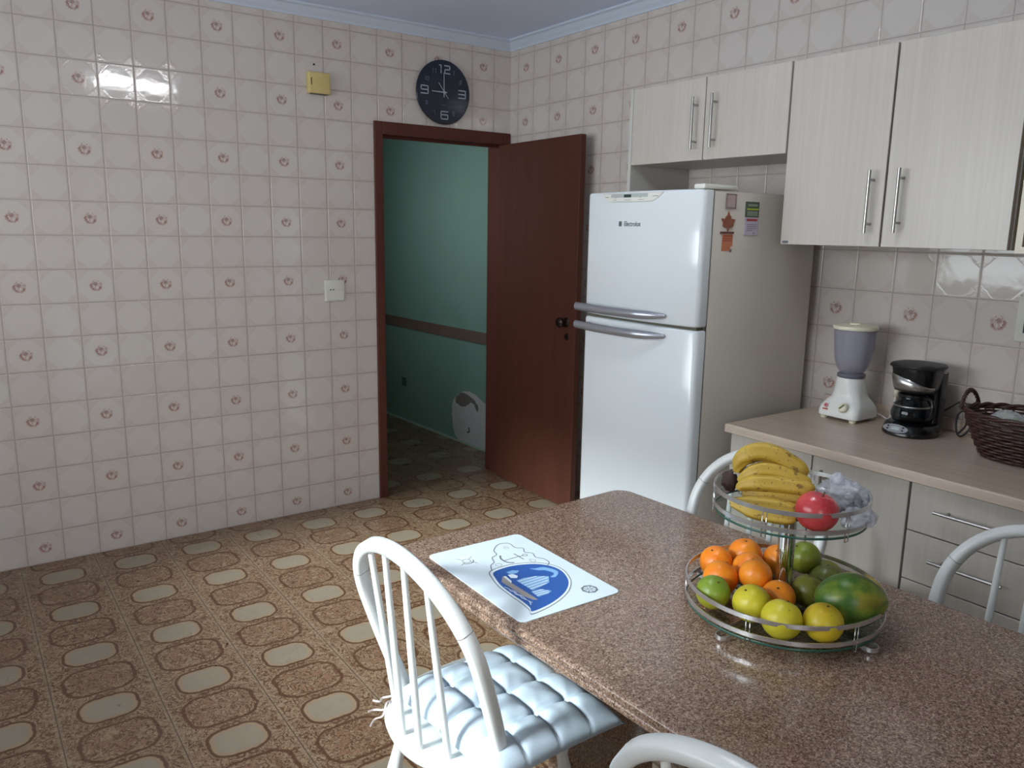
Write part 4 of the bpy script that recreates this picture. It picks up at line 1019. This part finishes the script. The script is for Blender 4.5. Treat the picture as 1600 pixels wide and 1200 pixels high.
# ------------------------------------------------------------------ bananas on the upper tray
BN = [('topmost large banana of the bunch with brown bruises', [(-1.5124, -3.0238, 1.0573), (-1.5111, -3.0257, 1.0743), (-1.5046, -3.0352, 1.0945), (-1.4878, -3.0598, 1.1073), (-1.4704, -3.0851, 1.1034), (-1.4541, -3.1091, 1.0891), (-1.4415, -3.1275, 1.0754), (-1.4355, -3.1353, 1.0629)], 0.0215),
      ('second banana from the top, lighter, under the bruised one', [(-1.5225, -3.0401, 1.0424), (-1.5187, -3.05, 1.0565), (-1.5096, -3.0633, 1.068), (-1.4954, -3.0841, 1.0759), (-1.4783, -3.1091, 1.0733), (-1.4635, -3.1307, 1.0646), (-1.4513, -3.1485, 1.0548), (-1.4451, -3.1576, 1.0459)], 0.0175),
      ('thick yellow banana at mid height facing the room', [(-1.5448, -3.0562, 1.0334), (-1.5404, -3.0626, 1.0440), (-1.5285, -3.08, 1.0505), (-1.5106, -3.1061, 1.0535), (-1.4928, -3.1321, 1.0530), (-1.4787, -3.1528, 1.0515), (-1.467, -3.1699, 1.0486), (-1.4627, -3.1761, 1.0451)], 0.0185),
      ('lower banana with one dark bruise near its tip', [(-1.530, -3.055, 1.022), (-1.522, -3.070, 1.0235), (-1.508, -3.095, 1.0250), (-1.4900, -3.125, 1.0265), (-1.4763, -3.1500, 1.0290), (-1.468, -3.168, 1.0330)], 0.0165),
      ('front banana lying low against the upper rail', [(-1.5750, -3.0600, 1.0160), (-1.5680, -3.0750, 1.0150), (-1.5580, -3.0980, 1.0170), (-1.5425, -3.1250, 1.0190), (-1.5270, -3.1500, 1.0180), (-1.5150, -3.1700, 1.0145), (-1.5080, -3.1810, 1.0110)], 0.0165)]
BN.append(('slim banana on the glass with its tip pointing left', [(-1.5830, -3.0700, 1.0130), (-1.5740, -3.0930, 1.0080), (-1.5660, -3.1140, 1.0040), (-1.5520, -3.1400, 1.0020), (-1.5386, -3.1654, 1.0020), (-1.5264, -3.1855, 1.0030)], 0.0135))
BN.append(('rear banana hidden behind the pale one near the bunch crown', [(-1.500, -3.028, 1.030), (-1.492, -3.040, 1.034), (-1.475, -3.062, 1.036), (-1.455, -3.090, 1.034), (-1.440, -3.112, 1.028), (-1.432, -3.125, 1.020)], 0.0175))
for lab, pts, R in BN:
    t = thing('banana', lab, 'banana', pts[3], 0, 'bananas on the upper tray'); o_ = Vector(pts[3])
    P3 = [p-o_ for p in spline(pts, 5)]; n = len(P3)
    # short stem bending to the crown of the bunch
    rad = []
    for i in range(n):
        s = i/(n-1)
        r = R*min(1.0, 0.42+1.9*s)*(1.0 if s < 0.80 else max(0.16, 1-((s-0.80)/0.20)**2*0.84))
        rad.append(r)
    b = BM(); sec = [((0.90+0.10*cos(5*a))*cos(a), (0.90+0.10*cos(5*a))*sin(a)) for a in [2*pi*k/25 for k in range(25)]]
    tube(b, P3, rad, sec=sec, up=(0.3, 0.2, 1)); fixn(b)
    obj('peel', b, M['banana_bruised' if 'bruised' in lab and 'topmost' in lab else 'banana'], t, True, angle=60)
    b = BM(); d = (P3[-1]-P3[-2]).normalized(); tube(b, [P3[-1]-d*0.001, P3[-1]+d*0.003, P3[-1]+d*0.005], [R*0.22, R*0.2, R*0.1], 8); fixn(b); obj('blossom_tip', b, M['banana_tip'], t, True)
b = BM(); sphere(b, (0, 0, 0), 0.017, 3, (1.0, 1.0, 1.3), 0.35, 2.5)
tag(obj('bunch_crown', b, M['bunch_crown'], None, True, loc=(-1.519, -3.012, 1.034)), 'dark dry crown at the left end of the banana bunch', 'banana stalk')
# apple
ap = thing('apple', 'shiny pinkish red apple on the upper tray in front of the plastic bag', 'apple', (-1.508, -3.216, 1.0262), 0.4)
ap.rotation_euler = (0.25, 0.15, 0.4)
b = BM(); n = 40; prof = []
for k in range(29):
    a = pi*k/28; r = 0.0415*(sin(a)**0.92 if sin(a) > 0 else 0)*(1+0.05*cos(a)); z = 0.0385*cos(a)*(1-0.28*max(0, 1-sin(a)*2.6)); prof.append((max(r, 0.0004), z))
lathe(b, list(reversed(prof)), n=n); fixn(b); obj('skin', b, M['apple'], ap, True)
b = BM(); tube(b, [(0, 0, 0.026), (0.001, 0, 0.034), (0.003, 0, 0.042)], [0.0015, 0.0012, 0.0016], 8); obj('stem', b, M['stem'], ap, True)
# plastic bag with a dark vegetable
bg = thing('plastic_bag', 'crumpled clear plastic bag wrapping a dark vegetable on the upper tray', 'bag', (-1.385, -3.195, 0.987))
def crumple(bm, c, s, sub=4, amp=0.25, seed=0):
    g = bmesh.ops.create_icosphere(bm, subdivisions=sub, radius=1)
    for v in g['verts']:
        d = v.co.normalized(); k = 1+amp*mnoise.noise(d*2.2+Vector((seed, 0, 0)))+amp*0.6*abs(mnoise.noise(d*6+Vector((0, seed, 0))))+amp*0.3*mnoise.noise(d*14+Vector((seed, seed, 0)))
        p = Vector((c[0]+d.x*k*s[0], c[1]+d.y*k*s[1], c[2]+d.z*k*s[2])); p.z = max(p.z, 0.0008+0.001*d.x*d.x); v.co = p
b = BM(); crumple(b, (0.002, 0.004, 0.036), (0.044, 0.050, 0.036), 5, 0.30, 3); crumple(b, (-0.012, 0.010, 0.076), (0.013, 0.013, 0.014), 3, 0.35, 5); crumple(b, (-0.025, -0.052, 0.016), (0.040, 0.026, 0.020), 4, 0.35, 9)
obj('plastic_film', b, M['film'], bg, True)
b = BM(); sphere(b, (-0.004, -0.010, 0.034), 0.028, 4, (1, 1.05, 0.95), 0.18, 3); obj('wrapped_vegetable', b, M['veg'], bg, True)

# ------------------------------------------------------------------ blender on the counter
ZK = 0.8853
bl = thing('blender', 'white blender with a smoky jar and cream lid on the counter', 'blender', (-0.155, -2.440, ZK), 0.0)
def sq(hx, hy, r, z, cx=0, cy=0): return [(x+cx, y+cy, z) for x, y in rrect(hx, hy, r, 6)]
b = BM(); loft(b, [sq(0.070, 0.074, 0.022, 0.010), sq(0.077, 0.080, 0.024, 0.014), sq(0.078, 0.081, 0.026, 0.030), sq(0.074, 0.078, 0.028, 0.048, 0.002), sq(0.064, 0.069, 0.030, 0.066, 0.006), sq(0.055, 0.058, 0.034, 0.082, 0.008), sq(0.053, 0.053, 0.040, 0.10, 0.006), sq(0.050, 0.050, 0.045, 0.13, 0.003), sq(0.048, 0.048, 0.046, 0.150, 0.0), sq(0.046, 0.046, 0.044, 0.156, 0.0)]); fixn(b)
obj('motor_base', b, M['white_plastic'], bl, True, angle=50)
for x in (-0.058, 0.058):
    for y in (-0.058, 0.058):
        b = BM(); lathe(b, [(0.011, 0.0), (0.013, 0.004), (0.013, 0.0105)], (x, y, 0), 16); obj('foot', b, M['cream'], bl, True, angle=40)
tn = Vector((-0.86, 0, 0.50)).normalized(); fc = Vector((-0.0735, -0.026, 0.052))
b = BM(); tube(b, [fc+tn*0.001, fc+tn*0.004, fc+tn*0.010, fc+tn*0.012], [0.019, 0.019, 0.016, 0.012], 24)
kn = obj('speed_knob', b, M['cream'], bl, True, angle=40)
b = BM(); s_ = Vector((0, 1, 0)); u_ = tn.cross(s_).normalized(); d_ = (s_*0.6+u_*0.8); tube(b, [fc+tn*0.0135-d_*0.011, fc+tn*0.0135+d_*0.011], [0.003, 0.003], 8); obj('knob_grip', b, plain('knob_olive', (120, 118, 84), 0.5), kn)
lc = Vector((-0.0765, 0.042, 0.052))
b = BM(); tube(b, [lc+tn*0.001, lc+tn*0.0022], 0.0085, 20); obj('logo_mark', b, M['pinkp'], bl)
b = BM(); tube(b, [lc+tn*0.0022, lc+tn*0.0028], 0.0045, 14); obj('logo_mark', b, M['red'], bl)
b = BM(); box(b, -0.0815, -0.0795, 0.031, 0.053, 0.0365, 0.0405); obj('logo_word', b, M['red'], bl)
b = BM(); lathe(b, [(0.047, 0.157), (0.049, 0.160), (0.049, 0.170), (0.042, 0.174)], n=32); fixn(b); jc = obj('jar_collar', b, plain('smoky_gray_plastic', (104, 104, 116), 0.35), bl, True, angle=40)
b = BM(); n = 64; pr = [(0.040, 0.1745), (0.047, 0.184), (0.056, 0.200), (0.0625, 0.222), (0.067, 0.26), (0.071, 0.300), (0.073, 0.336)]
def jr(i, r): 
    a = 2*pi*i/n; k = 1-0.05*max(0, cos(4*a+0.6))**10; return (r*k*cos(a), r*k*sin(a))
loft(b, [[(*jr(i, r), z) for i in range(n)] for r, z in pr]+[[(*jr(i, r-0.003), z) for i in range(n)] for r, z in reversed(pr)], False, True); fixn(b)
obj('jar', b, M['jar'], bl, True, angle=60)
b = BM(); lathe(b, [(0.070, 0.333), (0.0765, 0.335), (0.0775, 0.340), (0.0765, 0.347), (0.060, 0.351), (0.022, 0.352), (0.020, 0.356), (0.001, 0.357)], n=48); fixn(b); obj('lid', b, M['cream'], bl, True, angle=40)
b = BM(); lathe(b, [(0.012, 0.174), (0.014, 0.186), (0.004, 0.196)], n=16); obj('blade_hub', b, M['steel'], bl, True)
b = BM(); tube(b, spline([(0.064, -0.012, 0.24), (0.094, -0.016, 0.245), (0.100, -0.017, 0.28), (0.096, -0.016, 0.32), (0.070, -0.012, 0.325)], 5), 0.006, 10); obj('jar_handle', b, M['jar'], bl, True)
b = BM(); tube(b, spline([(0.075, -0.05, 0.03), (0.10, -0.08, 0.012), (0.11, -0.10, 0.006), (0.125, -0.105, 0.055), (0.140, -0.100, 0.090)], 5), 0.003, 8); obj('power_cord', b, M['white_plastic'], bl, True)
b = BM(); tube(b, [(0.140, -0.100, 0.086), (0.140, -0.100, 0.110)], [0.009, 0.008], 12); obj('plug', b, M['cream'], bl, True)

# ------------------------------------------------------------------ coffee maker
cf = thing('coffee_maker', 'black coffee maker with steel band and glass carafe on the counter', 'coffee maker', (-0.165, -2.690, ZK), 0.0)
def oval(hx0, hx1, hy, z, n=40, p=2.3):
    out = []
    for i in range(n):
        a = 2*pi*i/n; c, s = cos(a), sin(a)
        x = (hx1 if c > 0 else hx0)*abs(c)**(2/p)*(1 if c > 0 else -1); y = hy*abs(s)**(2/p)*(1 if s > 0 else -1); out.append((x, y, z))
    return out
b = BM(); loft(b, [oval(0.094, 0.088, 0.083, 0.0), oval(0.100, 0.090, 0.087, 0.006), oval(0.098, 0.090, 0.086, 0.018), oval(0.086, 0.088, 0.080, 0.036), oval(0.076, 0.086, 0.074, 0.040)]); fixn(b); base = obj('base', b, M['black'], cf, True, angle=50)
# control plate on the front slope
b = BM(); pn = Vector((-0.85, 0, 0.52)).normalized(); pc = Vector((-0.0935, 0.006, 0.026)); ps = Vector((0, 1, 0)); pu = ps.cross(pn).normalized()*-1
def plate(bm, c, rx, ry, h0, h1):
    prism(bm, [(rx*cos(2*pi*k/28), ry*sin(2*pi*k/28)) for k in range(28)], h0, h1, lambda a, q, h: tuple(c+ps*a+pu*q+pn*h))
plate(b, pc, 0.044, 0.0155, -0.008, 0.0035); fixn(b); cpn = obj('control_plate', b, M['steel'], cf)
b = BM()
prism(b, [(-0.014, -0.006), (0.014, -0.006), (0.014, 0.006), (-0.014, 0.006)], 0.0036, 0.0044, lambda a, q, h: tuple(pc+ps*a+pu*q+pn*h)); fixn(b); obj('display', b, M['panel_gray'], cpn)
for a, q in ((-0.026, 0.004), (-0.026, -0.006), (0.026, 0.004), (0.026, -0.006)):
    b = BM(); plate(b, pc+ps*a+pu*q, 0.0035, 0.003, 0.003, 0.0048); fixn(b); obj('button', b, M['black_matte'], cpn)
b = BM(); loft(b, [oval(-0.030, 0.086, 0.066, z, p=3) for z in (0.038, 0.045)]+[[(0.026+0.030*(1 if k_ else 1)*0+x, y, z) for x, y in rrect(0.030, 0.066, 0.018, 5, 0.056, 0)] for z, k_ in ()], True, True); b.free()
b = BM(); loft(b, [[(x, y, z) for x, y in rrect(0.030, 0.068, 0.016, 5, 0.056, 0)] for z in (0.030, 0.10, 0.16, 0.215)]); fixn(b)
for y in (-0.05, -0.035, -0.02, 0.02, 0.035, 0.05): box(b, 0.020, 0.027, y-0.003, y+0.003, 0.045, 0.14)
obj('rear_column', b, M['black'], cf, True, angle=40)
b = BM(); hd = [(0.060, 0.060, 0.150), (0.066, 0.066, 0.165), (0.074, 0.072, 0.20), (0.080, 0.076, 0.228), (0.080, 0.076, 0.232)]
loft(b, [oval(x0, 0.084, hy, z, p=2.4) for x0, hy, z in hd]); fixn(b); obj('brew_head', b, M['black'], cf, True, angle=50)
b = BM(); loft(b, [oval(0.086, 0.090, 0.082, 0.2325, p=2.4), oval(0.088, 0.091, 0.084, 0.237, p=2.4), oval(0.084, 0.089, 0.080, 0.243, p=2.4), oval(0.05, 0.06, 0.05, 0.246, p=2.4)]); fixn(b); obj('lid', b, M['black_matte'], cf, True, angle=50)
# steel band with a wavy upper edge on the head
b = BM(); top_r, mid_r, bot_r = [], [], []
for k in range(31):
    a = math.radians(95+170*k/30); s = k/30
    def pt(z):
        for (xa, ya, za), (xb, yb_, zb_) in zip(hd[:-1], hd[1:]):
            if za <= z <= zb_+1e-6: f = (z-za)/(zb_-za); x0 = xa+(xb-xa)*f; hy = ya+(yb_-ya)*f; break
        c, q = cos(a), sin(a); p = 2.4
        return Vector(((x0+0.0022)*abs(c)**(2/p)*(-1 if c < 0 else 1), (hy+0.0022)*abs(q)**(2/p)*(1 if q > 0 else -1), z))
    zt_ = 0.194+0.018*cos((s-0.25)*2*pi*0.7)-0.006*s
    bot_r.append(pt(0.152)); mid_r.append(pt(0.165)); top_r.append(pt(zt_))
vb = [b.verts.new(p) for p in bot_r]; vm = [b.verts.new(p) for p in mid_r]; vt = [b.verts.new(p) for p in top_r]
for i in range(30): b.faces.new((vb[i], vb[i+1], vm[i+1], vm[i])); b.faces.new((vm[i], vm[i+1], vt[i+1], vt[i]))
o = obj('steel_band', b, M['steel'], cf, True)
md = o.modifiers.new('solid', 'SOLIDIFY'); md.thickness = 0.0012; md.offset = 1
b = BM(); cpv = [(0.046, 0.0415), (0.058, 0.046), (0.066, 0.062), (0.066, 0.078), (0.058, 0.100), (0.047, 0.120), (0.045, 0.132)]
lathe(b, cpv+[(r-0.002, z) for r, z in reversed(cpv[1:])], (-0.012, 0, 0), 40, cap1=False); fixn(b); cfj = obj('carafe', b, M['carafe'], cf, True, angle=60)
b = BM(); lathe(b, [(0.046, 0.130), (0.048, 0.132), (0.048, 0.140), (0.030, 0.148)], (-0.012, 0, 0), 32); fixn(b); obj('carafe_lid', b, M['black'], cfj, True, angle=40)
b = BM(); lathe(b, [(0.059, 0.098), (0.0605, 0.100), (0.0590, 0.104), (0.057, 0.103)], (-0.012, 0, 0), 32, cap0=False, cap1=False); obj('carafe_band', b, M['steel'], cfj, True)
b = BM(); tube(b, spline([(-0.030, -0.046, 0.134), (-0.040, -0.075, 0.132), (-0.046, -0.086, 0.110), (-0.044, -0.080, 0.075), (-0.038, -0.064, 0.064)], 5), 0.0065, 10); obj('carafe_handle', b, M['black'], cfj, True)
b = BM(); tube(b, spline([(0.080, -0.03, 0.05), (0.10, -0.07, 0.09), (0.115, -0.10, 0.115), (0.118, -0.135, 0.10), (0.110, -0.15, 0.06), (0.100, -0.135, 0.015), (0.085, -0.12, 0.004), (0.10, -0.10, 0.03), (0.115, -0.095, 0.07), (0.12, -0.115, 0.085), (0.115, -0.125, 0.04), (0.09, -0.11, 0.006)], 6), 0.0034, 8); obj('power_cord', b, M['black_matte'], cf, True)

# ------------------------------------------------------------------ wicker basket with wrapped cabbages
bk = thing('wicker_basket', 'dark brown wicker basket with twisted handles at the right end of the counter', 'basket', (-0.205, -3.075, ZK), 0.0)
b = BM(); rows, stakes = 13, 34
def bkp(a, f, off=0.0):
    hx = 0.095+0.040*f+off; hy = 0.125+0.062*f**0.8+off
    c, s = cos(a), sin(a); return Vector((hx*abs(c)**0.9*(1 if c > 0 else -1), hy*abs(s)**0.9*(1 if s > 0 else -1), 0.004+0.132*f))
for r in range(rows):
    f = (r+0.5)/rows; n = stakes*4
    path = [bkp(2*pi*k/n, f, 0.0035*cos(pi*k/2+(pi*2 if r % 2 else 0)*0.5*1.0)*(1 if True else 0)) for k in range(n)]
    path = [bkp(2*pi*k/n, f, 0.0036*sin(pi*k/4+(pi if r % 2 else 0))) for k in range(n)]
    tube(b, path, 0.0046, 6, closed=True)
for k in range(stakes):
    a = 2*pi*k/stakes; tube(b, [bkp(a, t/6) for t in range(7)], 0.003, 6)
loft(b, [[bkp(2*pi*k/40, 0.0, -0.002) for k in range(40)], [bkp(2*pi*k/40, 0.03, -0.004) for k in range(40)]])
obj('woven_body', b, M['wicker'], bk, True)
b = BM()
for ph in (0, pi):
    tube(b, [bkp(2*pi*k/120, 1.02, 0.0035*cos(k*0.55+ph))+Vector((0, 0, 0.004*sin(k*0.55+ph))) for k in range(120)], 0.0055, 6, closed=True)
obj('braided_rim', b, M['wicker'], bk, True)
for sg in (1, -1):
    b = BM()
    for ph in (0, 2*pi/3, 4*pi/3):
        pts = []
        for k in range(41):
            t = k/40; x = -0.058+0.116*t; z = 0.138+0.052*sin(pi*t)**0.7; y = sg*(0.186+0.004*sin(pi*t)); w_ = 0.0045
            pts.append((x+w_*cos(k*0.7+ph)*0.4, y+w_*cos(k*0.7+ph), z+w_*sin(k*0.7+ph)))
        tube(b, pts, 0.0036, 6)
    obj('handle', b, M['wicker'], bk, True)
for lab, c, s in (('wrapped pale green cabbage at the left inside the basket', (-0.005, 0.070, 0.105), 0.048), ('wrapped cabbage at the right inside the basket, cut by the photo edge', (-0.020, -0.045, 0.100), 0.050), ('wrapped dark leafy bundle at the back of the basket', (0.045, 0.015, 0.108), 0.040)):
    v = thing('wrapped_vegetable', lab, 'vegetable', (-0.205+c[0], -3.075+c[1], ZK+c[2]), 0, 'wrapped vegetables in the basket')
    b = BM(); sphere(b, (0, 0, 0), s*0.86, 4, (1, 1.1, 0.8), 0.12, 2.5); obj('leaves', b, M['cabbage'] if 'cabbage' in lab else M['veg'], v, True)
    b = BM(); g = bmesh.ops.create_icosphere(b, subdivisions=5, radius=1)
    for q in g['verts']:
        d = q.co.normalized(); k = 1+0.07*mnoise.noise(d*3)+0.06*abs(mnoise.noise(d*9)); q.co = Vector((d.x*k*s, d.y*k*s*1.1, d.z*k*s*0.84))
    obj('plastic_film', b, M['film'], v, True)

# ------------------------------------------------------------------ ceiling lamp (its reflection shows in the wall tiles)
lm = thing('ceiling_lamp', 'slim white ceiling lamp above the table, outside the view', 'lamp', (-1.55, -2.75, ZC))
b = BM(); box(b, -0.28, 0.28, -0.06, 0.06, -0.03, -0.0005, 0.004, 1); obj('housing', b, M['white_plastic'], lm)
t = T('lamp_diffuser'); t.b.inputs['Emission Color'].default_value = (0.95, 0.98, 1, 1); t.b.inputs['Emission Strength'].default_value = 38.0; t.done((0.9, 0.9, 0.9, 1), 0.5)
b = BM(); box(b, -0.27, 0.27, -0.05, 0.05, -0.085, -0.0305, 0.012, 3); obj('diffuser', b, t.m, lm)
